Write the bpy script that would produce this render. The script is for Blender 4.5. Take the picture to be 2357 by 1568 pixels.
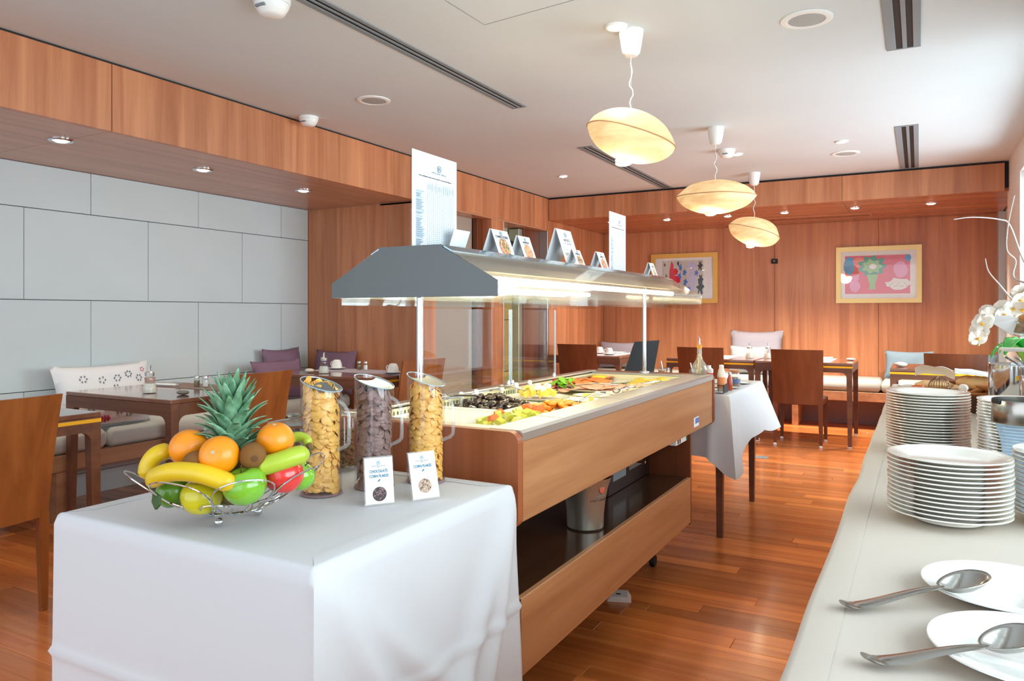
import bpy, bmesh, math, random
from math import sin, cos, pi, radians, sqrt, atan2
from mathutils import Vector, Matrix, noise
R = random.Random(7)
for o in list(bpy.data.objects): bpy.data.objects.remove(o)
SC = bpy.context.scene; COL = SC.collection
# ---------------------------------------------------------------- camera
YAW = radians(28.58)
cd = bpy.data.cameras.new('camera'); cam = bpy.data.objects.new('camera', cd); COL.objects.link(cam)
cam.location = (0, 0, 1.19); cam.rotation_euler = (pi/2, 0, YAW)
cd.sensor_width = 36; cd.lens = 36*1720/2357; cd.shift_y = -(784-722)/2357; cd.clip_start = .02
SC.camera = cam
# ---------------------------------------------------------------- world, daylight, exposure
W = bpy.data.worlds.new('daylight'); SC.world = W; W.use_nodes = True
bg = W.node_tree.nodes['Background']; bg.inputs[0].default_value = (.80, .90, 1, 1); bg.inputs[1].default_value = .85
def area(name, loc, rot, sx, sy, power, col, spread=180):
    l = bpy.data.lights.new(name, 'AREA'); l.shape = 'RECTANGLE'; l.size = sx; l.size_y = sy
    l.energy = power; l.color = col; l.spread = radians(spread)
    o = bpy.data.objects.new(name, l); o.location = loc; o.rotation_euler = rot; COL.objects.link(o); return o
area('window_daylight', (-2.0, -1.75, 1.35), (radians(90), 0, 0), 5.2, 2.0, 17, (.90, .95, 1))
area('window_daylight', (1.6, 5.4, 1.3), (radians(90), 0, radians(90)), 2.6, 1.9, 112, (.80, .91, 1))
area('window_daylight', (1.6, 1.0, 1.45), (radians(90), 0, radians(90)), 3.0, 1.7, 78, (.82, .92, 1))
SC.view_settings.view_transform = 'Standard'; SC.view_settings.look = 'None'
SC.view_settings.exposure = 0.82; SC.view_settings.gamma = 1; SC.view_settings.use_curve_mapping = False
try:
    SC.cycles.max_bounces = 10; SC.cycles.transparent_max_bounces = 24; SC.cycles.transmission_bounces = 8
    SC.cycles.diffuse_bounces = 5; SC.cycles.glossy_bounces = 5
    SC.cycles.use_denoising = True; SC.cycles.sample_clamp_indirect = 4
    SC.cycles.caustics_reflective = False; SC.cycles.caustics_refractive = False
except Exception: pass
# ---------------------------------------------------------------- materials
MATS = {}
def newmat(name):
    m = bpy.data.materials.new(name); m.use_nodes = True; MATS[name] = m
    nt = m.node_tree; return m, nt, nt.nodes['Principled BSDF']
def L(c):   # srgb 0..255 -> linear
    return tuple(((v/255)/12.92 if v/255 <= .04045 else ((v/255+.055)/1.055)**2.4) for v in c)+(1,)
def plain(name, col, rough=.5, metal=0, spec=.5, bump=0, bscale=60, coat=0, emit=None, es=0, sub=0, var=0, vscale=8):
    m, nt, b = newmat(name); n = nt.nodes; l = nt.links
    b.inputs['Base Color'].default_value = col if len(col) == 4 else L(col)
    b.inputs['Roughness'].default_value = rough; b.inputs['Metallic'].default_value = metal
    b.inputs['Specular IOR Level'].default_value = spec; b.inputs['Coat Weight'].default_value = coat
    if sub:
        b.inputs['Subsurface Weight'].default_value = sub; b.inputs['Subsurface Radius'].default_value = (.02, .012, .008); b.inputs['Subsurface Scale'].default_value = .3
    if emit:
        b.inputs['Emission Color'].default_value = emit; b.inputs['Emission Strength'].default_value = es
    tc = n.new('ShaderNodeTexCoord')
    if var:
        t = n.new('ShaderNodeTexNoise'); t.inputs['Scale'].default_value = vscale; t.inputs['Detail'].default_value = 4
        l.new(tc.outputs['Object'], t.inputs['Vector'])
        h = n.new('ShaderNodeMixRGB'); h.blend_type = 'MIX'
        c = b.inputs['Base Color'].default_value[:]
        h.inputs[1].default_value = tuple(min(1, v*(1+var)) for v in c[:3])+(1,); h.inputs[2].default_value = tuple(v*(1-var) for v in c[:3])+(1,)
        l.new(t.outputs['Fac'], h.inputs[0]); l.new(h.outputs[0], b.inputs['Base Color'])
    if bump:
        t = n.new('ShaderNodeTexNoise'); t.inputs['Scale'].default_value = bscale; t.inputs['Detail'].default_value = 3
        l.new(tc.outputs['Object'], t.inputs['Vector'])
        k = n.new('ShaderNodeBump'); k.inputs['Strength'].default_value = bump; k.inputs['Distance'].default_value = .002
        l.new(t.outputs['Fac'], k.inputs['Height']); l.new(k.outputs[0], b.inputs['Normal'])
    return m
def wood(name, dark, light, grain='Z', rough=.4, strip=0, coat=0, fine=1., isl=None):
    m, nt, b = newmat(name); n = nt.nodes; l = nt.links
    tc = n.new('ShaderNodeTexCoord'); mp = n.new('ShaderNodeMapping')
    s = {'Z': (11, 11, .55), 'Y': (11, .55, 11), 'X': (.55, 11, 11)}[grain]
    mp.inputs['Scale'].default_value = tuple(v*fine for v in s)
    if isl:   # per-plank variation
        info = n.new('ShaderNodeObjectInfo') if isl == 'object' else n.new('ShaderNodeNewGeometry')
        rnd = info.outputs['Random'] if isl == 'object' else info.outputs['Random Per Island']
        ad = n.new('ShaderNodeVectorMath'); ad.operation = 'ADD'
        ml = n.new('ShaderNodeMath'); ml.operation = 'MULTIPLY'; ml.inputs[1].default_value = 40; l.new(rnd, ml.inputs[0])
        l.new(tc.outputs['Object'], ad.inputs[0]); l.new(ml.outputs[0], ad.inputs[1]); l.new(ad.outputs[0], mp.inputs['Vector'])
    else: l.new(tc.outputs['Object'], mp.inputs['Vector'])
    t = n.new('ShaderNodeTexNoise'); t.inputs['Scale'].default_value = 1; t.inputs['Detail'].default_value = 6; t.inputs['Roughness'].default_value = .62; t.inputs['Distortion'].default_value = .5
    l.new(mp.outputs[0], t.inputs['Vector'])
    r = n.new('ShaderNodeValToRGB'); r.color_ramp.elements[0].position = .3; r.color_ramp.elements[1].position = .72
    r.color_ramp.elements[0].color = L(dark); r.color_ramp.elements[1].color = L(light)
    l.new(t.outputs['Fac'], r.inputs[0])
    out = r.outputs[0]
    def gain(sock, out, lo, hi):
        mr = n.new('ShaderNodeMapRange'); mr.inputs[3].default_value = lo; mr.inputs[4].default_value = hi; l.new(sock, mr.inputs[0])
        x = n.new('ShaderNodeVectorMath'); x.operation = 'SCALE'; l.new(out, x.inputs[0]); l.new(mr.outputs[0], x.inputs['Scale']); return x.outputs[0]
    if strip:
        sp = n.new('ShaderNodeSeparateXYZ'); l.new(tc.outputs['Object'], sp.inputs[0])
        a = n.new('ShaderNodeMath'); a.operation = 'ADD'; l.new(sp.outputs[0], a.inputs[0]); l.new(sp.outputs[1], a.inputs[1])
        dv = n.new('ShaderNodeMath'); dv.operation = 'DIVIDE'; dv.inputs[1].default_value = strip; l.new(a.outputs[0], dv.inputs[0])
        fl = n.new('ShaderNodeMath'); fl.operation = 'FLOOR'; l.new(dv.outputs[0], fl.inputs[0])
        wn = n.new('ShaderNodeTexWhiteNoise'); wn.noise_dimensions = '1D'; l.new(fl.outputs[0], wn.inputs['W'])
        out = gain(wn.outputs['Value'], out, .87, 1.10)
    if isl: out = gain(rnd, out, .72, 1.26)
    l.new(out, b.inputs['Base Color'])
    b.inputs['Roughness'].default_value = rough; b.inputs['Coat Weight'].default_value = coat; b.inputs['Coat Roughness'].default_value = .12
    k = n.new('ShaderNodeBump'); k.inputs['Strength'].default_value = .08; k.inputs['Distance'].default_value = .001
    l.new(t.outputs['Fac'], k.inputs['Height']); l.new(k.outputs[0], b.inputs['Normal'])
    return m
def clear(name, tint=(1, 1, 1), gloss=.12, rough=.02, body=0, bodycol=(.8, .8, .8)):   # thin glass / acrylic sheet
    m, nt, b = newmat(name); n = nt.nodes; l = nt.links; n.remove(b)
    o = n['Material Output']; tr = n.new('ShaderNodeBsdfTransparent'); tr.inputs[0].default_value = tint+(1,)
    g = n.new('ShaderNodeBsdfGlossy'); g.inputs['Roughness'].default_value = rough
    lw = n.new('ShaderNodeLayerWeight'); lw.inputs[0].default_value = .28
    lw.inputs[0].default_value = .5; pw_ = n.new('ShaderNodeMath'); pw_.operation = 'POWER'; pw_.inputs[1].default_value = 3.5; l.new(lw.outputs['Facing'], pw_.inputs[0])
    mr = n.new('ShaderNodeMapRange'); mr.inputs[3].default_value = gloss*.4; mr.inputs[4].default_value = min(.9, gloss*4)
    l.new(pw_.outputs[0], mr.inputs[0])
    mx = n.new('ShaderNodeMixShader'); l.new(mr.outputs[0], mx.inputs[0]); l.new(tr.outputs[0], mx.inputs[1]); l.new(g.outputs[0], mx.inputs[2])
    last = mx
    if body:
        d = n.new('ShaderNodeBsdfDiffuse'); d.inputs[0].default_value = bodycol+(1,)
        m2 = n.new('ShaderNodeMixShader'); m2.inputs[0].default_value = body; l.new(mx.outputs[0], m2.inputs[1]); l.new(d.outputs[0], m2.inputs[2]); last = m2
    l.new(last.outputs[0], o.inputs[0]); return m
def brushed(name, col, rough=.28): return plain(name, col, rough, 1, bump=.05, bscale=300)
M_PAINT = plain('ceiling_paint', (208, 213, 216), .6, var=.02, vscale=3)
M_WALLP = plain('white_wall_paint', (226, 224, 222), .6)
M_GRILLE = plain('grille_grey_metal', (132, 138, 143), .55, 0)
M_BLACK = plain('black_void', (10, 10, 11), .6)
M_WOODW = wood('wall_veneer', (168, 102, 68), (214, 148, 106), 'Z', .33, strip=.27)
M_SOFFIT = wood('soffit_veneer', (172, 116, 84), (208, 152, 120), 'Y', .3)
M_SOFFX = wood('soffit_veneer_cross', (150, 86, 54), (192, 124, 84), 'X', .25)
M_BARW = wood('bar_front_veneer', (166, 108, 68), (202, 146, 100), 'Y', .38, fine=1.2)
M_BARD = wood('bar_end_veneer', (136, 72, 38), (172, 98, 58), 'Z', .4)
M_SHELF = wood('dark_shelf_laminate', (62, 38, 26), (84, 54, 38), 'Y', .16, coat=.3)
M_CHAIR = wood('chair_ply', (116, 62, 26), (162, 96, 46), 'Z', .36)
M_CHAIRD = wood('chair_ply_dark', (92, 44, 22), (122, 64, 34), 'Z', .36)
M_TABLE = wood('table_walnut', (88, 52, 36), (126, 80, 56), 'X', .4)
M_TTOP = wood('table_top_gloss', (108, 70, 54), (140, 96, 76), 'X', .13, coat=.7)
M_BENCH = wood('bench_oak', (150, 106, 76), (190, 142, 108), 'Y', .45)
M_PLANK1 = wood('floor_plank_single', (182, 94, 40), (236, 142, 72), 'X', .27, isl='object', coat=.25)
M_PLANK = wood('floor_plank_rest', (182, 94, 40), (236, 142, 72), 'X', .27, isl='island', coat=.25)
M_STONE = plain('limestone_tile', (202, 212, 216), .5, var=.045, vscale=2.4, bump=.05, bscale=40)
M_GROUT = plain('tile_joint', (120, 122, 122), .8)
M_CLOTH = plain('white_tablecloth', (210, 210, 213), .75, bump=.12, bscale=500, spec=.2)
M_CLOTH2 = plain('cream_tablecloth', (204, 194, 183), .72, bump=.1, bscale=500, spec=.2)
M_STEEL = brushed('brushed_steel', (206, 207, 206), .36)
M_STEEL2 = brushed('satin_spoon_steel', (172, 168, 162), .2)
M_CHROME = plain('chrome', (215, 218, 222), .07, 1)
M_HOODG = plain('grey_hood_end', (92, 97, 98), .35, .1, coat=.12)
M_WHITE = plain('white_plastic', (236, 236, 234), .35)
M_CHINA = plain('white_china', (240, 239, 236), .12, coat=.5)
M_CHINA2 = plain('cream_china', (234, 230, 220), .14, coat=.5)
M_ACRY = clear('clear_acrylic', (.985, .99, .99), .09)
M_ACRYP = clear('pinkish_acrylic', (.99, .975, .975), .10)
M_GLASS = clear('thin_glass', (.93, .96, .95), .14)
M_GLASSE = clear('glass_sheet_edge', (.75, .88, .92), .4, .1, .35, (.7, .85, .92))
M_HOODC = clear('hood_acrylic', (.96, .96, .94), .12, .06, .10, (.62, .58, .52))
M_YEL = plain('yellow_strip', (238, 176, 12), .45)
M_CUSH = plain('pale_grey_seat_fabric', (196, 198, 192), .8, bump=.2, bscale=200)
M_CUSHB = plain('silver_seat_fabric', (176, 184, 182), .5, bump=.2, bscale=30)
M_PURP = plain('mauve_fabric', (128, 98, 118), .85, bump=.2, bscale=200)
M_LAV = plain('lavender_grey_fabric', (164, 162, 178), .8, bump=.2, bscale=60)
M_BLUEC = plain('blue_grey_fabric', (122, 146, 166), .8, bump=.2, bscale=60)
M_RUN = plain('taupe_placemat', (134, 116, 108), .85)
M_RUNL = plain('lilac_placemat', (186, 178, 190), .8)
M_PAPER = plain('white_paper', (240, 243, 246), .6)
M_TEAL = plain('teal_ink', (24, 110, 140), .6)
M_GREYI = plain('grey_ink', (150, 158, 165), .6)
M_LINE = plain('table_rule_ink', (146, 168, 188), .6)
M_INK = plain('dark_ink', (50, 52, 60), .6)
M_GOLD = plain('gilt_frame', (222, 176, 92), .35, .35, bump=.1, bscale=20)
M_GOLDL = plain('pale_gilt_frame', (232, 212, 150), .35, .25, bump=.1, bscale=20)
M_FLAME = plain('warm_lamp_glow', (255, 240, 210), .4, emit=(1, .86, .62, 1), es=14)
M_COOLL = plain('white_lamp_glow', (255, 250, 240), .4, emit=(1, .94, .85, 1), es=12)
M_TUBE = plain('fluorescent_tube', (255, 255, 230), .4, emit=(1, .93, .62, 1), es=22)
M_CREAM = plain('cream_well_liner', (232, 226, 188), .4)
# ---------------------------------------------------------------- mesh builder
class MB:
    def __init__(s): s.v = []; s.f = []; s.m = []
    def add(s, vs, fs, mi=0):
        b = len(s.v); s.v += [tuple(v) for v in vs]; s.f += [tuple(b+i for i in f) for f in fs]; s.m += [mi]*len(fs); return s
    def box(s, x0, x1, y0, y1, z0, z1, b=0, mi=0, M=None):
        if x0 > x1: x0, x1 = x1, x0
        if y0 > y1: y0, y1 = y1, y0
        if z0 > z1: z0, z1 = z1, z0
        b = min(b, (x1-x0)*.45, (y1-y0)*.45, (z1-z0)*.45)
        if b <= 0:
            vs = [(x, y, z) for z in (z0, z1) for y in (y0, y1) for x in (x0, x1)]
            fs = [(0, 2, 3, 1), (4, 5, 7, 6), (0, 1, 5, 4), (2, 6, 7, 3), (0, 4, 6, 2), (1, 3, 7, 5)]
        else:
            vs = []; idx = {}
            for i, (x, sx) in enumerate(((x0, 1), (x1, -1))):
                for j, (y, sy) in enumerate(((y0, 1), (y1, -1))):
                    for k, (z, sz) in enumerate(((z0, 1), (z1, -1))):
                        idx[i, j, k] = len(vs)
                        vs += [(x, y+sy*b, z+sz*b), (x+sx*b, y, z+sz*b), (x+sx*b, y+sy*b, z)]
            I = lambda i, j, k, a: idx[i, j, k]+a
            fs = []
            for i in (0, 1):
                q = [I(i, 0, 0, 0), I(i, 1, 0, 0), I(i, 1, 1, 0), I(i, 0, 1, 0)]; fs.append(tuple(q if i else q[::-1]))
                q = [I(0, i, 0, 1), I(0, i, 1, 1), I(1, i, 1, 1), I(1, i, 0, 1)]; fs.append(tuple(q if i else q[::-1]))
                q = [I(0, 0, i, 2), I(1, 0, i, 2), I(1, 1, i, 2), I(0, 1, i, 2)]; fs.append(tuple(q if i else q[::-1]))
            for i in (0, 1):
                for j in (0, 1):
                    fl = (i+j) % 2
                    q = [I(i, j, 0, 0), I(i, j, 0, 1), I(i, j, 1, 1), I(i, j, 1, 0)]; fs.append(tuple(q if fl == 0 else q[::-1]))
                    q = [I(i, 0, j, 0), I(i, 0, j, 2), I(i, 1, j, 2), I(i, 1, j, 0)]; fs.append(tuple(q if fl else q[::-1]))
                    q = [I(0, i, j, 1), I(0, i, j, 2), I(1, i, j, 2), I(1, i, j, 1)]; fs.append(tuple(q if fl == 0 else q[::-1]))
                    for k in (0, 1):
                        t = [I(i, j, k, 0), I(i, j, k, 1), I(i, j, k, 2)]; fs.append(tuple(t if (i+j+k) % 2 == 0 else t[::-1]))
        if M: vs = [M @ Vector(v) for v in vs]
        return s.add(vs, fs, mi)
    def lathe(s, prof, c=(0, 0, 0), seg=32, mi=0, M=None, sx=1, sy=1):
        vs = []; fs = []; n = len(prof)
        for i in range(seg):
            a = 2*pi*i/seg
            for r, z in prof: vs.append((r*cos(a)*sx, r*sin(a)*sy, z))
        for i in range(seg):
            j = (i+1) % seg
            for k in range(n-1): fs.append((i*n+k, j*n+k, j*n+k+1, i*n+k+1))
        if prof[0][0] > 1e-6: fs.append(tuple(i*n for i in range(seg))[::-1])
        if prof[-1][0] > 1e-6: fs.append(tuple(i*n+n-1 for i in range(seg)))
        C = Vector(c)
        vs = [(M @ Vector(v) if M else Vector(v))+C for v in vs]
        return s.add(vs, fs, mi)
    def openlathe(s, prof, c=(0, 0, 0), seg=32, mi=0, M=None):
        vs = []; fs = []; n = len(prof); C = Vector(c)
        for i in range(seg):
            a = 2*pi*i/seg
            for r, z in prof: vs.append((r*cos(a), r*sin(a), z))
        for i in range(seg):
            j = (i+1) % seg
            for k in range(n-1): fs.append((i*n+k, j*n+k, j*n+k+1, i*n+k+1))
        return s.add([(M @ Vector(v) if M else Vector(v))+C for v in vs], fs, mi)
    def tube(s, pts, r, seg=8, mi=0, closed=False, cap=True):
        P = [Vector(p) for p in pts]; n = len(P); rr = r if isinstance(r, (list, tuple)) else [r]*n
        vs = []; fs = []; up = None
        for i in range(n):
            if closed: d = (P[(i+1) % n]-P[i-1])
            else: d = P[min(i+1, n-1)]-P[max(i-1, 0)]
            if d.length < 1e-9: d = Vector((0, 0, 1))
            d.normalize()
            if up is None: up = d.orthogonal().normalized()
            else:
                up = up-d*up.dot(d)
                up = up.normalized() if up.length > 1e-6 else d.orthogonal().normalized()
            w = d.cross(up)
            for k in range(seg):
                a = 2*pi*k/seg; vs.append(P[i]+(up*cos(a)+w*sin(a))*rr[i])
        for i in range(n if closed else n-1):
            j = (i+1) % n
            for k in range(seg):
                q = (k+1) % seg; fs.append((i*seg+k, i*seg+q, j*seg+q, j*seg+k))
        if cap and not closed:
            fs.append(tuple(range(seg))[::-1]); fs.append(tuple((n-1)*seg+k for k in range(seg)))
        return s.add(vs, fs, mi)
    def prism(s, poly, h0, h1, axis='Z', mi=0, M=None):
        n = len(poly)
        def T(p, h): return {'Z': (p[0], p[1], h), 'Y': (p[0], h, p[1]), 'X': (h, p[0], p[1])}[axis]
        vs = [T(p, h0) for p in poly]+[T(p, h1) for p in poly]
        fs = [tuple(range(n))[::-1], tuple(range(n, 2*n))]+[(i, (i+1) % n, n+(i+1) % n, n+i) for i in range(n)]
        if M: vs = [M @ Vector(v) for v in vs]
        return s.add(vs, fs, mi)
    def grid(s, fn, nu, nv, mi=0, closeu=False):
        vs = [fn(i/nu, j/nv) for i in range(nu+(0 if closeu else 1)) for j in range(nv+1)]
        fs = []
        for i in range(nu):
            a = i*(nv+1); b = ((i+1) % nu if closeu else i+1)*(nv+1)
            for j in range(nv): fs.append((a+j, b+j, b+j+1, a+j+1))
        return s.add(vs, fs, mi)
    def ell(s, c, rx, ry, rz, seg=20, rings=12, M=None, mi=0, fn=None):
        C = Vector(c)
        def f(u, v):
            a = u*2*pi; b = -pi/2+v*pi; p = Vector((cos(a)*cos(b)*rx, sin(a)*cos(b)*ry, sin(b)*rz))
            if fn: p = fn(p)
            return (M @ p if M else p)+C
        return s.grid(f, seg, rings, mi, True)
    def build(s, name, mat, parent=None, world=False, smooth=38, loc=(0, 0, 0), rot=None):
        me = bpy.data.meshes.new(name)
        off = Vector((0, 0, 0))
        if world and parent is not None:
            p = parent
            while p: off += Vector(p.location); p = p.parent
        me.from_pydata([Vector(v)-off for v in s.v], [], s.f)
        for mt in (mat if isinstance(mat, (list, tuple)) else [mat]): me.materials.append(mt)
        if len(me.materials) > 1:
            me.polygons.foreach_set('material_index', s.m)
        me.update(); bm = bmesh.new(); bm.from_mesh(me)
        bmesh.ops.remove_doubles(bm, verts=bm.verts, dist=1e-5)
        bmesh.ops.recalc_face_normals(bm, faces=bm.faces); bm.to_mesh(me); bm.free()
        if smooth:
            me.polygons.foreach_set('use_smooth', [True]*len(me.polygons)); me.set_sharp_from_angle(angle=radians(smooth))
        o = bpy.data.objects.new(name, me); COL.objects.link(o); o.location = loc
        if rot: o.rotation_euler = rot
        if parent: o.parent = parent
        return o
def tag(o, label, cat, group=None, kind=None):
    if label: o['label'] = label
    if cat: o['category'] = cat
    if group: o['group'] = group
    if kind: o['kind'] = kind
    return o
def thing(name, label, cat, loc=(0, 0, 0), rz=0, group=None):
    o = bpy.data.objects.new(name, None); o.empty_display_size = .05; COL.objects.link(o)
    o.location = loc; o.rotation_euler = (0, 0, rz); return tag(o, label, cat, group)
def struct(o): o['kind'] = 'structure'; return o
def sempty(name):
    o = bpy.data.objects.new(name, None); COL.objects.link(o); o['kind'] = 'structure'; return o
def dup(root, loc, rz=None, label=None, group=None, parent=None):
    r = root.copy(); COL.objects.link(r); r.location = loc
    if rz is not None: r.rotation_euler = (root.rotation_euler[0], root.rotation_euler[1], rz)
    if label: r['label'] = label
    if group: r['group'] = group
    if parent is not None: r.parent = parent
    def rec(src, dst):
        for ch in list(src.children):
            c = ch.copy(); COL.objects.link(c); c.parent = dst; c.matrix_parent_inverse = ch.matrix_parent_inverse.copy(); rec(ch, c)
    rec(root, r); return r
_fontcache = {}
def text(name, body, size, mat, parent, M, align='CENTER', bold=0, ext=.0003):
    cu = bpy.data.curves.new(name, 'FONT'); cu.body = body; cu.size = size; cu.align_x = align; cu.extrude = ext; cu.offset = bold; cu.resolution_u = 3
    tmp = bpy.data.objects.new(name, cu); COL.objects.link(tmp)
    dg = bpy.context.evaluated_depsgraph_get(); me = bpy.data.meshes.new_from_object(tmp.evaluated_get(dg)); bpy.data.objects.remove(tmp)
    me.transform(M); me.materials.clear(); me.materials.append(mat)
    o = bpy.data.objects.new(name, me); COL.objects.link(o); o.parent = parent; return o
def frame_M(o, x, y):   # matrix from local x,y axes
    x = Vector(x).normalized(); y = Vector(y).normalized(); z = x.cross(y)
    m = Matrix((x, y, z)).transposed().to_4x4(); m.translation = Vector(o); return m

# ================================================================ ROOM
CH = 2.47
floor = sempty('floor')
MB().box(-4.95, 1.0, -1.6, 9.3, -.06, -.012).build('subfloor', M_GROUT, floor, smooth=0)
rest = MB(); nsing = 0; pw = .088
plank_mesh = {}
for r in range(int((9.3+.2)/pw)):
    y0 = -.2+r*pw; x = -4.95-R.random()*1.0
    while x < 1.0:
        ln = R.choice((.7, .9, 1.1, 1.3)); a, b = max(x, -4.95), min(x+ln, 1.0); x += ln
        if b-a < .02: continue
        cx, cy = (a+b)/2, y0+pw/2
        vis = (1.55 < cy < 5.3 and b > -1.15 and a < -.15) or (1.15 < cy < 3.1 and a < -1.75 and b > -4.3 and (cy > 1.2+(-1.7-cx)*.0))
        if vis and nsing < 292:
            key = round(b-a, 2)
            if key not in plank_mesh or abs(key-(b-a)) > .006:
                o = MB().box(-(b-a)/2+.0006, (b-a)/2-.0006, -pw/2+.0006, pw/2-.0006, -.012, 0, .0012).build('floor_plank', M_PLANK1, floor, smooth=0); plank_mesh[key] = o.data
            else:
                o = bpy.data.objects.new('floor_plank', plank_mesh[key]); COL.objects.link(o); o.parent = floor
            o.location = (cx, cy, 0); nsing += 1
        else:
            rest.box(a+.0006, b-.0006, y0+.0006, y0+pw-.0006, -.012, 0, .0012)
tag(rest.build('floor_plank', M_PLANK, floor, smooth=0), None, None, kind='stuff')
# ceiling with recesses left as surface-mounted grilles
ceiling = struct(MB().box(-4.95, 1.0, -1.6, 9.3, CH, CH+.1).build('ceiling', M_PAINT, smooth=0))
for (a, b) in (((-1.691, 2.849), (-1.042, 2.775)), ((-1.691, 2.849), (-1.701, 2.43))):
    MB().tube([(a[0], a[1], CH), (b[0], b[1], CH)], .0018, 4).build('access_panel_joint', M_GRILLE, ceiling)
# left wall of limestone tiles
wl = sempty('wall_left')
MB().box(-4.95, -4.815, -1.6, 5.0, 0, 2.115).build('wall_backing', M_GROUT, wl, smooth=0)
zr = [(1.842, 2.113), (1.277, 1.840), (.712, 1.275), (.147, .710)]
tile = {}
for k, (z0, z1) in enumerate(zr):
    y = 3.0-5*.838-(0 if k % 2 == 0 else .42)
    while y < 5.0:
        a, b = max(y, -1.5), min(y+.838, 4.995); y += .838
        if b-a < .03: continue
        key = (round(b-a, 3), k == 0)
        if key not in tile:
            o = MB().box(-.017, 0, -(b-a)/2+.0018, (b-a)/2-.0018, -(z1-z0)/2+.0014, (z1-z0)/2-.0014, .0015).build('stone_tile', M_STONE, wl, smooth=0); tile[key] = o.data
        else:
            o = bpy.data.objects.new('stone_tile', tile[key]); COL.objects.link(o); o.parent = wl
        o.location = (-4.797+R.uniform(-.001, .001), (a+b)/2, (z0+z1)/2)
MB().box(-4.815, -4.797, -1.5, 4.995, 0, .145, .002).build('stone_plinth', M_STONE, wl, smooth=0)
# wooden return wall closing the stone alcove, jamb, door wall
wa = sempty('wall_alcove')
for k in range(1):
    MB().box(-4.95, -3.62, 5.0, 5.06, 0, 2.115, .002).build('veneer_panel', M_WOODW, wa, smooth=0)
MB().box(-3.62, -3.56+.0, 4.995, 5.2, 0, 2.1, .002).build('door_jamb', M_WOODW, wa, smooth=0)
wd = sempty('wall_door_side')
MB().box(-3.75, -3.6, 6.2, 6.44, 0, 2.1, .002).build('veneer_panel', M_WOODW, wd, smooth=0)
MB().box(-3.98, -3.86, 5.1, 9.3, 0, 2.12).build('corridor_wall', plain('corridor_paint', (196, 180, 150), .7), wd, smooth=0)
MB().box(-3.86, -3.75, 6.1, 6.2, 0, 2.1).build('dark_reveal', M_CHAIRD, wd, smooth=0)
M_DOORG = plain('taupe_door', (168, 156, 142), .5, var=.04, vscale=3)
d1 = sempty('door_1')
MB().box(-3.80, -3.76, 5.2, 6.1, .01, 2.1, .003).build('door_leaf', M_DOORG, d1, smooth=0)
MB().box(-3.76, -3.70, 6.1, 6.2, 0, 2.1, .003).build('door_frame', M_CHAIRD, d1, smooth=0)
M_OLIVE = plain('olive_panel', (176, 158, 96), .5)
d2 = sempty('door_2')
for z0, z1 in ((.01, .58), (.59, 1.12), (1.13, 1.70)):
    MB().box(-3.845, -3.80, 6.45, 6.98, z0, z1, .004).build('door_panel', M_OLIVE, d2, smooth=0)
MB().box(-3.845, -3.72, 6.98, 7.06, 0, 2.09, .003).build('door_stile', plain('pale_green_steel', (178, 190, 178), .3, .6), d2, smooth=0)
MB().box(-3.84, -3.74, 6.5, 7.0, 1.86, 1.95, .004).build('closer_rail', M_BLACK, d2, smooth=0)
MB().box(-3.80, -3.70, 7.06, 7.44, 0, 2.1, .003).build('dark_side_panel', M_CHAIRD, d2, smooth=0)
for y in (6.44, 7.43):
    MB().box(-3.70, -3.598, y-.006, y+.006, 0, 2.1, .002).build('steel_trim', M_STEEL, d2, smooth=0)
# left bulkhead: fascia panels and underside panels
bl = sempty('bulkhead_left')
fy = [-1.6, .3, 2.361, 4.9, 7.45]
for a, b in zip(fy, fy[1:]):
    MB().box(-3.63, -3.6, a+.002, b-.002, 2.115, CH-.012, .0015).build('fascia_panel', M_WOODW, bl, smooth=0)
MB().box(-3.63, -3.61, -1.6, 7.45, CH-.012, CH).build('shadow_gap', M_BLACK, bl, smooth=0)
sy = [-1.6, .3, 2.361, 3.97, 5.0]
for a, b in zip(sy, sy[1:]):
    MB().box(-4.80, -3.631, a+.0015, b-.0015, 2.115, 2.14, .001).build('soffit_panel', M_SOFFIT, bl, smooth=0)
MB().box(-3.99, -3.6, 5.0, 7.45, 2.1, 2.114).build('soffit_panel', M_SOFFIT, bl, smooth=0)
MB().box(-4.95, -3.63, -1.6, 7.45, 2.141, CH).build('bulkhead_core', M_BLACK, bl, smooth=0)
# back bulkhead
bb = sempty('bulkhead_back')
for a, b in ((-3.6, -2.2), (-2.2, -.62), (-.62, .63)):
    MB().box(a+.0015, b-.0015, 7.45, 7.48, 2.22, CH-.02, .0015).build('fascia_panel', M_WOODW, bb, smooth=0)
    MB().box(a+.0015, b-.0015 if b < .6 else .74, 7.481, 9.1, 2.22, 2.245, .001).build('soffit_panel', M_SOFFX, bb, smooth=0)
MB().box(-3.6, .63, 7.47, 7.49, CH-.021, CH).build('shadow_gap', M_BLACK, bb, smooth=0)
MB().box(-3.75, 1.0, 7.491, 9.1, 2.246, CH-.001).build('bulkhead_core', M_BLACK, bb, smooth=0)  # left end extended past the niche corner to block leaking light
hx0, hx1, hy0, hy1 = -1.45, -.42, 8.38, 8.66
h = MB()
h.box(hx0, hx1, hy0, hy0+.03, 2.206, 2.22, .002).box(hx0, hx1, hy1-.03, hy1, 2.206, 2.22, .002).box(hx0, hx0+.03, hy0+.03, hy1-.03, 2.206, 2.22).box(hx1-.03, hx1, hy0+.03, hy1-.03, 2.206, 2.22)
h.build('access_hatch_frame', M_SOFFX, bb, smooth=0)
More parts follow.
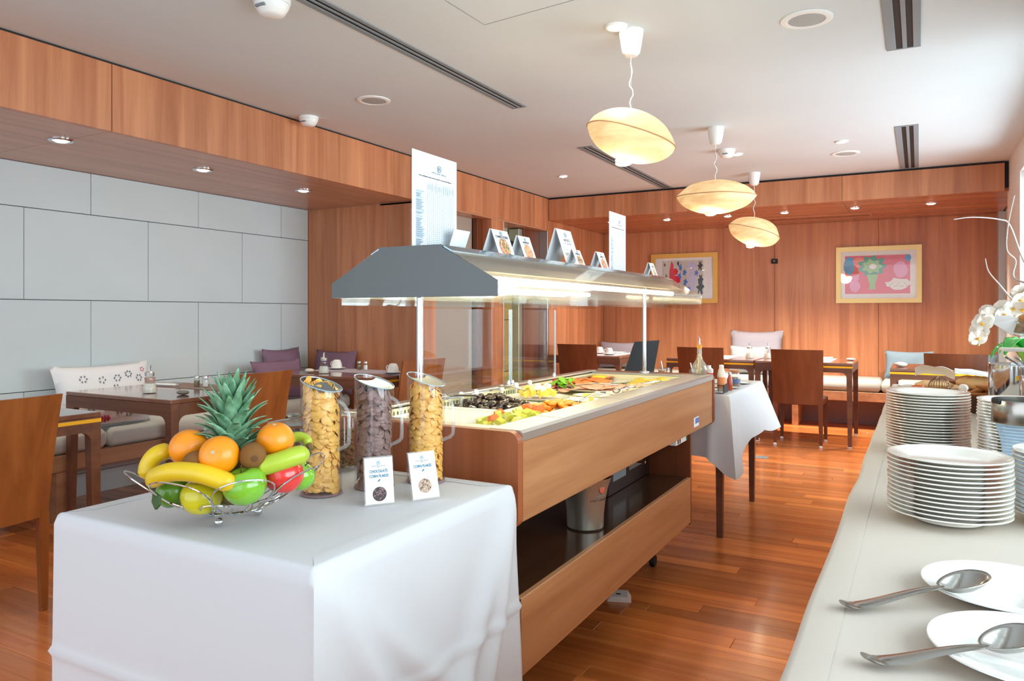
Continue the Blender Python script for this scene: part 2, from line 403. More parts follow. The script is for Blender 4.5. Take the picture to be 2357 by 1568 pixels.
# back wall of veneer panels, niche side wall
wb = sempty('wall_back')
xs = [-3.6, -2.557, -1.476, -.39, .76]
for a, b in zip(xs, xs[1:]):
    MB().box(a+.0015, b-.0015, 9.1, 9.13, 0, 2.22, .0015).build('veneer_panel', M_WOODW, wb, smooth=0)
MB().box(-3.7, 1.0, 9.13, 9.25, 0, CH).build('wall_backing', M_BLACK, wb, smooth=0)
wn = sempty('wall_niche')
MB().box(-3.75, -3.641, 7.452, 9.12, 0, CH-.001).build('wall_backing', M_BLACK, wn, smooth=0)  # unseen black block added to stop outside light leaking through the corner seam
for a, b in ((7.45, 8.25), (8.25, 9.1)):
    MB().box(-3.64, -3.6, a+.0015, b-.0015, 0, 2.22, .0015).build('veneer_panel', M_WOODW, wn, smooth=0)
# right wall with window openings (daylight side)
wr = sempty('wall_right')
w = MB(); X0, X1 = .66, .95
w.box(X0, X1, 6.7, 7.6, 0, CH).box(X0, X1, 2.6, 4.1, 0, CH).box(X0, X1, -1.6, -.5, 0, CH)
w.box(X0, X1, 4.1, 6.7, 0, .45).box(X0, X1, 4.1, 6.7, 2.25, CH).box(X0, X1, -.5, 2.6, 0, .55).box(X0, X1, -.5, 2.6, 2.25, CH)
w.build('wall_plaster', M_WALLP, wr, smooth=0)
MB().box(.76, .95, 7.6, 9.3, 0, CH).build('niche_end', M_WALLP, wr, smooth=0)
MB().box(.70, .76, 8.93, 9.1, 0, 2.22, .003).build('niche_frame', plain('pale_steel_frame', (190, 200, 208), .4, .2), wr, smooth=0)
for n, (a, b, z0) in enumerate(((4.1, 6.7, .45), (-.5, 2.6, .55))):
    wi = sempty('window_%d' % (n+1)); f = MB()
    f.box(.74, .80, a, a+.06, z0, 2.25).box(.74, .80, b-.06, b, z0, 2.25).box(.74, .80, a, b, z0, z0+.06).box(.74, .80, a, b, 2.19, 2.25).box(.74, .80, (a+b)/2-.03, (a+b)/2+.03, z0, 2.25)
    f.build('window_frame', M_WHITE, wi, smooth=0)
    for k in (0, 1):
        MB().box(.767, .771, a+.06 if k == 0 else (a+b)/2+.03, (a+b)/2-.03 if k == 0 else b-.06, z0+.06, 2.19).build('window_pane', M_GLASS, wi, smooth=0)
# linear ceiling grilles: two dark slots between grey metal blades
def grille(x, y0, y1, w, label):
    t = thing('ceiling_air_grille', label, 'air vent', (x, (y0+y1)/2, CH)); h = (y1-y0)/2
    f = MB().box(-w/2, -w/2+w*.28, -h, h, -.006, .0, .001).box(w/2-w*.22, w/2, -h, h, -.006, 0, .001).box(-w*.03, w*.10, -h, h, -.006, 0, .001)
    f.box(-w/2, w/2, -h-.012, -h, -.006, 0, .001).box(-w/2, w/2, h, h+.012, -.006, 0, .001); f.build('grille_blade', M_GRILLE, t, smooth=0)
    for a, b in ((-w*.22, -w*.03), (w*.10, w*.28)): MB().box(a, b, -h, h, -.002, .0).build('dark_slot', M_BLACK, t, smooth=0)
    return t
grille(-2.175, 1.5, 4.08, .10, 'long grey linear air grille in the ceiling nearest the left bulkhead')
grille(-2.25, 5.3, 7.42, .12, 'linear air grille behind the first cloud lamp, running to the back bulkhead')
grille(-.065, 2.5, 4.05, .145, 'grey linear air grille at the top edge of the ceiling, on the right')
grille(-.075, 5.75, 7.42, .145, 'grey linear air grille at the right touching the back bulkhead')
# speakers
def speaker(x, y, r, label):
    t = thing('ceiling_speaker', label, 'speaker', (x, y, CH))
    MB().lathe([(r*.72, -.001), (r*.72, -.006), (r*.86, -.009), (r, -.004), (r, 0)], seg=40).build('speaker_rim', M_WHITE, t)
    MB().lathe([(0, -.006), (r*.5, -.006), (r*.715, -.004), (r*.715, -.001)], seg=40).build('speaker_mesh', plain('speaker_mesh_grey', (168, 168, 166), .7), t)
speaker(-.429, 3.464, .107, 'large round white ceiling speaker at top right, nearest the camera')
speaker(-.516, 6.513, .107, 'round ceiling speaker far back by the right-hand linear grille')
speaker(-2.874, 3.54, .10, 'round flat ceiling speaker near the wooden left bulkhead')
# smoke detectors
def detector(x, y, label, s=1):
    t = thing('smoke_detector', label, 'smoke detector', (x, y, CH))
    MB().lathe([(.04*s, 0), (.062*s, 0), (.062*s, -.014*s), (.06*s, -.02*s), (0, -.02*s)][::-1], seg=28).build('detector_base', M_WHITE, t)
    MB().lathe([(.058*s, -.0205*s), (.056*s, -.03*s), (.042*s, -.054*s), (.03*s, -.06*s), (0, -.061*s)][::-1], seg=28).build('detector_head', M_WHITE, t)
    MB().box(-.02*s, .02*s, -.0555*s, -.046*s, -.042*s, -.034*s).build('detector_slot', M_GRILLE, t, smooth=0)
detector(-3.49, 3.64, 'white domed smoke detector beside the wooden left bulkhead')
detector(-1.322, 5.93, 'white smoke detector behind the cord of the second cloud lamp', 1.05)
detector(-2.31, 2.20, 'white detector cut off by the top edge, beside the long left grille', 1.2)
# downlights
def downlight(x, y, z, r, label, warm=True, group=None, power=14, cone=110, frame=M_CHROME):
    t = thing('recessed_downlight', label, 'ceiling light', (x, y, z), group=group)
    MB().lathe([(r*.70, -.002), (r*.74, -.009), (r*.9, -.010), (r, -.004), (r, 0)], seg=32).build('trim_ring', frame, t)
    MB().lathe([(0, -.014), (r*.4, -.012), (r*.66, -.004), (r*.68, -.001)], seg=32).build('lamp_lens', M_FLAME if warm else M_COOLL, t)
    l = bpy.data.lights.new('downlight_beam', 'SPOT'); l.energy = power; l.spot_size = radians(cone); l.spot_blend = .8; l.shadow_soft_size = .04
    l.color = (1, .87, .70) if warm else (1, .92, .82)
    lo = bpy.data.objects.new('downlight_beam', l); COL.objects.link(lo); lo.parent = t; lo.location = (0, 0, -.03)
    return t
for i, (x, y) in enumerate(((-4.012, 2.344), (-4.033, 3.26), (-4.054, 4.171))):
    downlight(x, y, 2.115, .062, ('lit chrome downlight in the left wooden soffit, nearest the camera', 'middle lit downlight in the left wooden soffit', 'lit downlight in the left soffit closest to the dark wooden wall')[i], group='downlights in the left soffit', power=13, cone=82)
for i, (x, y) in enumerate(((-3.031, 7.9), (-2.42, 7.979), (-1.771, 8.0), (-1.201, 8.0), (-.547, 7.97), (.098, 7.99))):
    downlight(x, y, 2.22, .06, ('leftmost downlight in the back wooden soffit, behind the tall list sign', 'back soffit downlight above the abstract print', 'back soffit downlight just under the second cloud lamp', 'back soffit downlight above the third cloud lamp', 'back soffit downlight left of the red picture', 'rightmost downlight in the back wooden soffit')[i], group='downlights in the back soffit', power=(30, 60, 76, 76, 80, 84)[i])
for i, (x, y) in enumerate(((-1.184, 3.142), (-.503, 6.041), (-2.906, 6.326), (-1.28, 6.12))):
    downlight(x, y, CH, (.05, .045, .045, .045)[i], ('white ceiling spotlight right beside the first lamp canopy', 'small ceiling spotlight next to the far round speaker', 'small ceiling spotlight left of the first cloud lamp', 'small ceiling spotlight half hidden behind the smoke detector')[i], False, 'spotlights in the white ceiling', 9, frame=M_WHITE)
# cloud pendants
def cloudmat():
    m, nt, b = newmat('glowing_rice_paper'); n = nt.nodes; l = nt.links
    tc = n.new('ShaderNodeTexCoord'); mp = n.new('ShaderNodeMapping'); mp.inputs['Scale'].default_value = (5, 5, 22); l.new(tc.outputs['Object'], mp.inputs[0])
    t = n.new('ShaderNodeTexNoise'); t.inputs['Scale'].default_value = 1.6; t.inputs['Detail'].default_value = 6; t.inputs['Roughness'].default_value = .65; l.new(mp.outputs[0], t.inputs[0])
    r = n.new('ShaderNodeValToRGB'); r.color_ramp.elements[0].position = .3; r.color_ramp.elements[0].color = L((196, 128, 52)); r.color_ramp.elements[1].position = .7; r.color_ramp.elements[1].color = L((255, 228, 170))
    l.new(t.outputs[0], r.inputs[0]); l.new(r.outputs[0], b.inputs['Emission Color']); b.inputs['Emission Strength'].default_value = .40
    b.inputs['Base Color'].default_value = L((206, 182, 140)); b.inputs['Roughness'].default_value = .6; return m
M_CLOUD = cloudmat()
M_SEAM = plain('paper_seam', (190, 140, 100), .6)
def cloud(x, y, zc, w, h, tilt, tz, seed, label, cordpts):
    t = thing('cloud_pendant_lamp', label, 'pendant lamp', (x, y, CH), group=None)
    MB().lathe([(.056, 0), (.055, -.012), (.048, -.06), (.040, -.10), (.026, -.115), (0, -.117)][::-1], seg=28).build('ceiling_canopy', M_WHITE, t)
    top = zc+h*.42-CH
    pts = [(.0+.012*sin(i*1.3+seed)*(1-abs(i/7-1)), .01*cos(i*1.7+seed)*(1-abs(i/7-1)), -.115+(top+.115)*i/14) for i in range(15)]
    MB().tube(pts, .0028, 6).build('cord', M_WHITE, t)
    MB().tube([(0, 0, -.115), (.003, 0, top)], .0009, 4).build('steel_wire', M_GRILLE, t)
    Rm = Matrix.Rotation(YAW, 4, 'Z') @ Matrix.Rotation(tilt, 4, 'Y')
    def fn(p):
        q = Vector((p.x/(w/2), p.y/(w*.4), p.z/(h/2)))
        e = abs(q.z); k = 1+.08*noise.noise(q*1.1+Vector((seed, 0, 0)))+.015*noise.noise(q*4+Vector((0, seed, 0)))
        sharp = 1+.05*max(0, 1-e*2.2)**2
        return Vector((p.x*k*sharp, p.y*k*sharp, p.z*(1+.10*noise.noise(Vector((q.x, q.y, 0))*1.4+Vector((seed*2, 1, 0))))))
    MB().ell((0, 0, zc-CH), w/2, w*.4, h/2, 40, 24, Rm, fn=fn).build('paper_shade', M_CLOUD, t, smooth=60)
    sm = [Rm @ (fn(Vector((cos(a)*w/2, sin(a)*w*.4, 0)))*1.004)+Vector((0, 0, zc-CH)) for a in [2*pi*i/48 for i in range(48)]]
    MB().tube(sm, .003, 5, closed=True).build('shade_seam', M_SEAM, t)
    MB().ell((-.035*cos(YAW), -.035*sin(YAW), zc-h*.52-CH), .040, .027, .016, 20, 12).build('pebble_weight', M_WHITE, t)
    MB().ell((-.03, -.01, zc-h*.455-CH), .042, .03, .010, 20, 8).build('lamp_opening', M_COOLL, t)
    l = bpy.data.lights.new('lamp_bulb', 'POINT'); l.energy = 5; l.color = (1, .85, .6); l.shadow_soft_size = .1
    lo = bpy.data.objects.new('lamp_bulb', l); COL.objects.link(lo); lo.parent = t; lo.location = (-.03, 0, zc-h*.66-CH)
cloud(-1.145, 3.23, 1.99, .392, .225, radians(17), 0, 3.1, 'nearest and largest glowing paper cloud lamp, tilted down to the right', None)
cloud(-1.23, 5.19, 1.995, .50, .225, radians(0), 0, 8.4, 'middle glowing paper cloud lamp, wide and level', None)
cloud(-1.317, 7.02, 1.935, .455, .255, radians(16), 0, 5.2, 'farthest glowing paper cloud lamp, paler and near the red picture', None)
# wall pictures (plain abstract stand-ins)
def picture(x0, x1, z0, z1, fw, mat, label):
    y = 9.1; t = thing('framed_print', label, 'picture', ((x0+x1)/2, y, z0)); hx = (x1-x0)/2; H = z1-z0
    for nm, p in (('a', [(-hx, 0), (hx, 0), (hx-fw, fw), (-hx+fw, fw)]), ('b', [(-hx, H), (-hx+fw, H-fw), (hx-fw, H-fw), (hx, H)]), ('c', [(-hx, 0), (-hx+fw, fw), (-hx+fw, H-fw), (-hx, H)]), ('d', [(hx, 0), (hx, H), (hx-fw, H-fw), (hx-fw, fw)])):
        MB().prism(p, -.035, -.001, 'Y').build('frame_rail', mat, t, smooth=0)
    MB().box(-hx+fw, hx-fw, -.016, -.012, fw, H-fw).build('picture_mount', M_PAPER, t, smooth=0)
    MB().box(-hx+fw, hx-fw, -.0245, -.0225, fw, H-fw).build('picture_glass', clear('picture_glass', (1, 1, 1), .16), t, smooth=0)
    return t, hx, H
def shape(t, pts, mat, name, y=-.0165, H=0, th=.001):
    MB().prism(pts, y-th, y, 'Y').build(name, mat, t, smooth=0)
def blob(cx, cz, rx, rz, n=16, wob=0, seed=0, lobes=0, la=0):
    return [(cx+rx*cos(a)*(1+wob*noise.noise(Vector((cos(a)*2+seed, sin(a)*2, seed)))+la*cos(a*lobes)), cz+rz*sin(a)*(1+wob*noise.noise(Vector((cos(a)*2+seed, sin(a)*2, seed)))+la*cos(a*lobes))) for a in [2*pi*i/n for i in range(n)]]
c_red = plain('print_red', (226, 30, 70), .5); c_pink = plain('print_pink', (238, 150, 205), .5); c_blue = plain('print_blue', (30, 150, 225), .5)
c_grn = plain('print_green', (40, 150, 110), .5); c_lime = plain('print_lime', (150, 205, 110), .5); c_or = plain('print_orange', (245, 120, 80), .5)
c_lil = plain('print_lilac', (196, 194, 232), .5); c_bb = plain('print_cobalt', (70, 130, 220), .5); c_bk = plain('print_black', (34, 36, 42), .5); c_gr = plain('print_pale_grey', (206, 208, 206), .5); c_ww = plain('print_white', (240, 246, 250), .5)
t, hx, H = picture(-2.955, -2.127, 1.316, 1.93, .055, M_GOLD, 'gilt-framed pale print of red, blue and black abstract shapes')
shape(t, [(-.27, .11), (.24, .11), (.24, .53), (-.27, .53)], c_gr, 'print_ground', -.0165)
shape(t, blob(-.14, .40, .055, .10, 14, .9, 2, 3, .25), c_red, 'print_shape', -.018); shape(t, blob(-.10, .27, .05, .07, 12, .9, 5, 3, .2), c_red, 'print_shape', -.0185)
shape(t, blob(.10, .30, .045, .16, 14, .3, 3), c_lil, 'print_shape', -.018); shape(t, blob(.10, .46, .06, .05, 14, .3, 9, 4, .2), c_lil, 'print_shape', -.0182)
for (a, b, r) in ((-.04, .44, .024), (.01, .38, .026), (-.05, .33, .024), (.02, .26, .028), (.06, .17, .025), (.155, .37, .022)): shape(t, blob(a, b, r*.8, r*1.4, 18, .5, a*9, 5, .35), c_bb, 'print_shape', -.018)
for (a, b, r) in ((.20, .46, .034), (.20, .20, .05), (.205, .29, .035), (-.22, .33, .02), (-.06, .20, .02), (-.24, .48, .014), (-.07, .49, .015)): shape(t, blob(a, b, r*.7, r*1.5, 22, .5, a*7, 6, .4), c_bk, 'print_shape', -.018)
t, hx, H = picture(-.815, .026, 1.307, 1.927, .05, M_GOLDL, 'pale gilt-framed bright red print with a green plant shape in a vase')
shape(t, [(-.33, .10), (.31, .10), (.31, .52), (-.33, .52)], c_red, 'print_ground', -.0165)
shape(t, blob(-.29, .41, .055, .10, 14, .3, 1), c_blue, 'print_shape', -.018); shape(t, blob(-.19, .45, .07, .05, 14, .3, 4), c_or, 'print_shape', -.0178)
shape(t, blob(-.23, .19, .055, .07, 14, .2, 2), c_pink, 'print_shape', -.018); shape(t, [(-.25, .25), (-.19, .25), (-.185, .32), (-.255, .32)], c_pink, 'print_shape', -.0182)
shape(t, blob(-.06, .40, .13, .11, 36, .2, 3, 9, .16), c_grn, 'print_shape', -.018); shape(t, blob(-.06, .40, .09, .07, 28, .2, 6, 7, .2), c_lime, 'print_shape', -.0187); shape(t, blob(-.05, .40, .035, .03, 12, .3, 6), c_ww, 'print_shape', -.0193)
shape(t, [(-.09, .15), (-.02, .15), (-.03, .19), (.0, .31), (-.11, .31), (-.08, .19)], c_lime, 'print_shape', -.0185)
shape(t, blob(.20, .20, .12, .06, 20, .4, 5), c_ww, 'print_shape', -.018); shape(t, blob(.29, .48, .03, .04, 12, .3, 5), c_blue, 'print_shape', -.0182); shape(t, blob(.22, .36, .07, .09, 12, .3, 7), c_pink, 'print_shape', -.0178)
for i in range(9): shape(t, blob(.12+.02*i, .19+.02*sin(i*2), .005, .005, 6), c_grn, 'print_dot', -.019)
t = thing('wall_sensor', 'small black box fixed on the back wooden wall between the pictures', 'sensor', (-1.476, 9.1, 1.77))
MB().box(-.035, .035, -.03, -.0, 0, .055, .004).build('sensor_body', M_BLACK, t, smooth=0); MB().lathe([(.009, 0), (.009, .006), (0, .008)], (0, -.03, .03), 12, M=Matrix.Rotation(pi/2, 4, 'X')).build('sensor_lens', M_GRILLE, t)

# ================================================================ FURNITURE
def make_chair(mat, label, loc, rz, caps=True, group=None):
    t = thing('dining_chair', label, 'chair', loc, rz, group)
    def back(off):
        def f(u, v):
            x = (u-.5)*.42; z = .38+v*.49; y = -.205-.075*v**1.4+.028*(1-(2*u-1)**2)*-1+.02+off
            return (x*(1+.05*v), y, z)
        return f
    b = MB(); n, m = 10, 8
    b.grid(back(0), n, m); b.grid(back(-.016), n, m)
    for u in (0, 1): b.grid(lambda a, v, u=u: tuple(Vector(back(0)(u, v)).lerp(Vector(back(-.016)(u, v)), a)), 1, m)
    for v in (0, 1): b.grid(lambda u, a, v=v: tuple(Vector(back(0)(u, v)).lerp(Vector(back(-.016)(u, v)), a)), n, 1)
    b.build('backrest', mat, t, smooth=50)
    for sx in (-1, 1):
        for fr in (0, 1):
            y = .19 if fr else -.193; g = MB(); x = sx*.19; zt = .42 if fr else .395
            w0, w1 = .021, .013
            vs = [(x-w0, y-.014, zt), (x+w0, y-.014, zt), (x+w0, y+.014, zt), (x-w0, y+.014, zt), (x-w1+sx*.004, y-.011, .014), (x+w1+sx*.004, y-.011, .014), (x+w1+sx*.004, y+.011, .014), (x-w1+sx*.004, y+.011, .014)]
            g.add(vs, [(0, 1, 2, 3), (7, 6, 5, 4), (0, 4, 5, 1), (1, 5, 6, 2), (2, 6, 7, 3), (3, 7, 4, 0)])
            if not fr:   # fillet under the back panel
                g.prism([(x-sx*.02, .395), (x-sx*.02, .355), (x-sx*.032, .38), (x-sx*.055, .395)], y-.008, y+.008, 'Y')
            lg = g.build('leg', mat, t, smooth=0)
            MB().box(x-w1+sx*.004, x+w1+sx*.004, y-.012, y+.012, 0, .022 if caps else .014, .002).build('foot_cap', M_WHITE if caps else mat, lg, smooth=0)
    MB().box(-.205, .205, -.18, .205, .37, .42, .004).build('seat_frame', mat, t, smooth=0)
    MB().grid(lambda u, v: ((u-.5)*.39, -.175+v*.375, .421+.035*(1-(2*u-1)**6)*(1-(2*v-1)**6)), 10, 10).build('seat_cushion', M_CUSH, t, smooth=60)
    return t
c1 = make_chair(M_CHAIR, 'worn wooden chair cut off by the left edge of the photo, nearest the camera', (-3.27, 1.53, 0), radians(93), False)
c2 = make_chair(M_CHAIR, 'wooden chair behind the pineapple crown, by the second table', (-3.42, 2.93, 0), radians(92), False)
c3 = make_chair(M_CHAIR, 'wooden chair at the end of the third table, behind the rightmost cereal jug', (-3.30, 4.32, 0), radians(84), False)
f1 = make_chair(M_CHAIRD, 'dark wooden chair with its back to the aisle, in front of the right far table', (-.955, 7.30, 0), 0)
dup(f1, (-1.83, 7.36, 0), radians(0), 'dark wooden chair half hidden behind the oil cruet')
dup(f1, (-3.14, 7.44, 0), radians(0), 'dark wooden chair nearest the niche side wall, behind the far corner of the buffet bar')
dup(f1, (.253, 7.16, 0), 0, 'dark wooden chair behind the bread, beside the right wall')
def make_table(x0, x1, y0, y1, label, strips=(), top=M_TTOP, lt=.048, feet=True):
    t = thing('dining_table', label, 'table', ((x0+x1)/2, (y0+y1)/2, 0)); hx, hy = (x1-x0)/2, (y1-y0)/2; Z = .75
    MB().box(-hx, hx, -hy, hy, Z-.022, Z, .003).build('tabletop', top, t, smooth=0)
    a0 = Z-.085
    b = MB()
    for sx in (-1, 1): b.box(sx*hx-sx*.03, sx*hx, -hy+lt, hy-lt, a0, Z-.0225, 0)
    for sy in (-1, 1): b.box(-hx+lt, hx-lt, sy*hy-sy*.03, sy*hy, a0, Z-.0225, 0)
    b.build('apron', M_TABLE, t, smooth=0)
    for sx in (-1, 1):
        for sy in (-1, 1):
            g = MB(); X, Y = sx*hx, sy*hy; e = lt*.72
            g.add([(X, Y, Z-.0225), (X-sx*lt, Y, Z-.0225), (X-sx*lt, Y-sy*lt, Z-.0225), (X, Y-sy*lt, Z-.0225), (X-sx*.002, Y-sy*.002, .012), (X-sx*e, Y-sy*.002, .012), (X-sx*e, Y-sy*e, .012), (X-sx*.002, Y-sy*e, .012)], [(0, 1, 2, 3), (7, 6, 5, 4), (0, 4, 5, 1), (1, 5, 6, 2), (2, 6, 7, 3), (3, 7, 4, 0)])
            rr = .045; arc = [(rr-rr*sin(q), rr-rr*cos(q)) for q in [k*pi/2/5 for k in range(6)]]
            g.prism([(X-sx*lt, a0)]+[(X-sx*(lt-.003+p[0]), a0-rr+p[1]+.0) for p in [(0, 0)]+[(rr-rr*cos(q), rr*sin(q)) for q in [k*pi/2/5 for k in range(6)]]], Y-sy*.03, Y, 'Y')
            g.prism([(Y-sy*lt, a0)]+[(Y-sy*(lt-.003+p[0]), a0-rr+p[1]) for p in [(0, 0)]+[(rr-rr*cos(q), rr*sin(q)) for q in [k*pi/2/5 for k in range(6)]]], X-sx*.03, X, 'X')
            lg = g.build('leg', M_TABLE, t, smooth=0)
            if feet: MB().box(X-sx*.002, X-sx*(e+.004), Y-sy*.002, Y-sy*(e+.004), 0, .03, .004).build('foot_cap', M_WHITE, lg, smooth=0)
    for side in strips:
        s = MB(); z0, z1 = Z-.044, Z-.028
        if side == 'R': s.box(hx-.02, hx+.001, -hy+.01, hy+.001, z0, z1)
        if side == 'F': s.box(-hx-.001, hx+.001, -hy-.001, -hy+.02, z0, z1)
        if side == 'FR': s.box(hx-.32, hx+.001, -hy-.001, -hy+.02, z0, z1); s.box(hx-.02, hx+.001, -hy, -hy+.08, z0, z1)
        s.build('yellow_inlay', M_YEL, t, smooth=0)
    return t
make_table(-4.13, -3.22, 1.36, 2.06, 'nearest left table with a yellow stripe along its edge, behind the foreground chair', ('R',), feet=False)
make_table(-4.23, -3.33, 2.50, 3.20, 'second dark walnut table beside the stone wall, behind the fruit bowl', (), feet=False)
make_table(-4.17, -3.27, 4.00, 4.66, 'third walnut table with cup and sugar, in front of the mauve cushions', ('R',), feet=False)
make_table(-1.345, -.517, 7.20, 7.96, 'far table on the right with a yellow stripe and a pebble, behind the dark chair', ('FR',))
make_table(-2.20, -1.365, 7.24, 8.00, 'far table pushed against the left side of the striped table with the pebble', ('F',))
make_table(-3.50, -2.68, 7.22, 7.98, 'far table in the niche corner, laid with white cups', ())
make_table(-.205, .60, 6.72, 7.42, 'striped table in the right corner, mostly hidden behind the bread', ('F',))
# benches
def cushion_slab(x0, x1, y0, y1, z0, z1):
    b = .03
    def f(u, v):
        a = 2*pi*u; 
        return None
    return MB().box(x0, x1, y0, y1, z0, z1, .028)
def bench(label, x0, x1, y0, y1, sup, along, mat_c, loc):
    t = thing('wall_bench', label, 'bench', loc)
    L0, L1 = (y0, y1) if along == 'Y' else (x0, x1); n = 4; st = (L1-L0)/n
    for k in range(n):
        a, b = L0+k*st+.002, L0+(k+1)*st-.002
        c = cushion_slab(x0, x1, a, b, .385, .50) if along == 'Y' else cushion_slab(a, b, y0, y1, .385, .50)
        c.build('seat_cushion', mat_c, t, True, smooth=50)
    MB().box(x0, x1+(0 if along == 'Y' else 0), y0, y1, .29, .384, .003).build('bench_rail', M_BENCH, t, True, smooth=0)
    for s_ in sup:
        (MB().box(x0+.02, x1, s_-.03, s_+.03, 0, .289) if along == 'Y' else MB().box(s_-.03, s_+.03, y0, y1-.02, 0, .289)).build('bench_support', M_BENCH, t, True, smooth=0)
    return t
bench('long pale bench seat running along the limestone wall', -4.79, -4.27, .6, 4.97, (1.0, 2.5, 4.2), 'Y', M_CUSH, (-4.5, 2.8, 0))
bench('long pale upholstered bench under the pictures on the back wall', -3.58, .74, 8.42, 9.09, (-3.3, -2.3, -1.16, -.2), 'X', M_CUSHB, (-1.4, 8.75, 0))
MB().box(-3.5, .74, 8.85, 8.9, 0, .288).build('bench_backboard', plain('grey_lilac_board', (150, 140, 150), .7), bpy.data.objects['wall_bench.001'], True, smooth=0)
# scatter cushions
def pillow(name, label, loc, w, h, th, mat, rot, group=None, extra=None):
    t = thing(name, label, 'cushion', loc, group=group); t.rotation_euler = rot
    def f(s):
        def g(u, v):
            a, b = 2*u-1, 2*v-1; e = (1-abs(a)**3.2)*(1-abs(b)**3.2)
            pin = 1-.06*(1-abs(a))*b*b*0-.05*(1-b*b)*abs(a)**3-.06*(1-a*a)*abs(b)**3
            return (a*w/2*(1-.07*(1-b*b)*(abs(a)**4)), s*th/2*max(0, e)**.55*(1+.15*noise.noise(Vector((a*2, b*2, w*9)))), h/2+b*h/2*(1-.10*(1-a*a)*(abs(b)**4)))
        return g
    cv = MB().grid(f(1), 18, 14).grid(f(-1), 18, 14).build('cushion_cover', mat, t, smooth=70)
    if extra: extra(cv, f(-1))
    return t
def floral(t, g):
    rd = plain('embroidered_red', (190, 60, 90), .8); gy = plain('embroidered_grey', (120, 128, 138), .8)
    def petal(u, v, r, mat, nm, n=8):
        m = MB()
        for k in range(n):
            a = 2*pi*k/n; uu, vv = u+.9*r*cos(a), v+1.5*r*sin(a); c = Vector(g(uu, vv))+Vector((0, -.004, 0))
            m.ell(c, r*.13, .003, r*.2, 8, 4)
        m.build(nm, mat, t)
    petal(.38, .30, .055, rd, 'embroidered_flower'); petal(.38, .30, .022, rd, 'embroidered_flower', 6)
    for u, v, n in ((.24, .70, 6), (.42, .66, 5), (.58, .68, 6), (.70, .74, 7), (.55, .5, 6), (.82, .66, 6), (.83, .4, 7), (.66, .35, 5)): petal(u, v, .035, gy, 'embroidered_sprig', n)
    petal(.88, .82, .025, rd, 'embroidered_flower', 5)
pillow('floral_cushion', 'white cushion embroidered with grey and red flowers, standing against the stone wall', (-4.56, 2.97, .52), .66, .36, .15, plain('white_linen', (226, 228, 232), .8), (radians(-14), 0, radians(90)), extra=floral)
pillow('floral_cushion', 'white flowered cushion lying low on the bench under the second table', (-4.35, 2.84, .503), .55, .16, .12, bpy.data.materials['white_linen'], (radians(-8), 0, radians(90)), extra=floral)
pillow('mauve_cushion', 'mauve cushion leaning forward on the bench, left of the other mauve ones', (-4.45, 4.36, .503), .48, .33, .13, M_PURP, (radians(-18), 0, radians(84)), 'mauve cushions on the bench')
pillow('mauve_cushion', 'mauve cushion in the bench corner against the stone wall, half hidden', (-4.70, 4.62, .503), .46, .40, .12, M_PURP, (radians(-6), 0, radians(95)), 'mauve cushions on the bench')
pillow('mauve_cushion', 'mauve cushion resting against the dark wooden return wall', (-4.42, 4.88, .503), .46, .38, .12, M_PURP, (radians(-10), 0, 0), 'mauve cushions on the bench')
pillow('back_cushion', 'large pale lavender cushion standing on the far bench against the wall', (-1.67, 8.98, .503), .60, .50, .16, M_LAV, (radians(-8), 0, 0))
pillow('patterned_cushion', 'small pale patterned cushion in front of the large lavender one', (-1.70, 8.72, .503), .44, .33, .14, plain('silver_damask', (166, 172, 176), .7, var=.25, vscale=40), (radians(-14), 0, 0))
pillow('white_cushion', 'low white cushion at the left end of the far bench, behind the cups', (-3.28, 8.85, .503), .58, .34, .14, M_LAV, (radians(-10), 0, 0))
pillow('blue_cushion', 'blue-grey cushion on the far bench, left of the chair behind the bread', (-.10, 8.86, .503), .46, .30, .14, M_BLUEC, (radians(-10), 0, radians(-6)), 'blue-grey cushions')
pillow('blue_cushion', 'blue-grey cushion at the far bench end, right of the chair behind the bread', (.47, 8.86, .503), .46, .28, .14, M_BLUEC, (radians(-10), 0, radians(4)), 'blue-grey cushions')
# placemats
def mat_(label, x0, x1, y0, y1, m, drop=0, z=.7505):
    o = thing('placemat', label, 'placemat', ((x0+x1)/2, (y0+y1)/2, z)); b = MB().box(x0, x1, y0, y1, z, z+.0015)
    if drop: b.box(x1-.0, x1+.002, y0, y1, z-drop, z+.0015)
    b.build('mat_cloth', m, o, True, smooth=0)
mat_('taupe placemat across the second left table, under the salt shakers', -4.18, -3.34, 2.93, 3.17, M_RUN)
mat_('lilac-grey placemat under the cup on the third left table', -4.12, -3.262, 4.30, 4.60, M_RUNL, .06)
mat_('lilac placemat with napkin on the pebble table, right of the chair', -.98, -.70, 7.23, 7.9, M_RUNL)
mat_('lilac placemat with cutlery left of the sugar pourers', -2.02, -1.62, 7.3, 7.95, M_RUNL)
mat_('lilac placemat under the white cups on the niche corner table', -3.2, -2.75, 7.28, 7.95, M_RUNL)
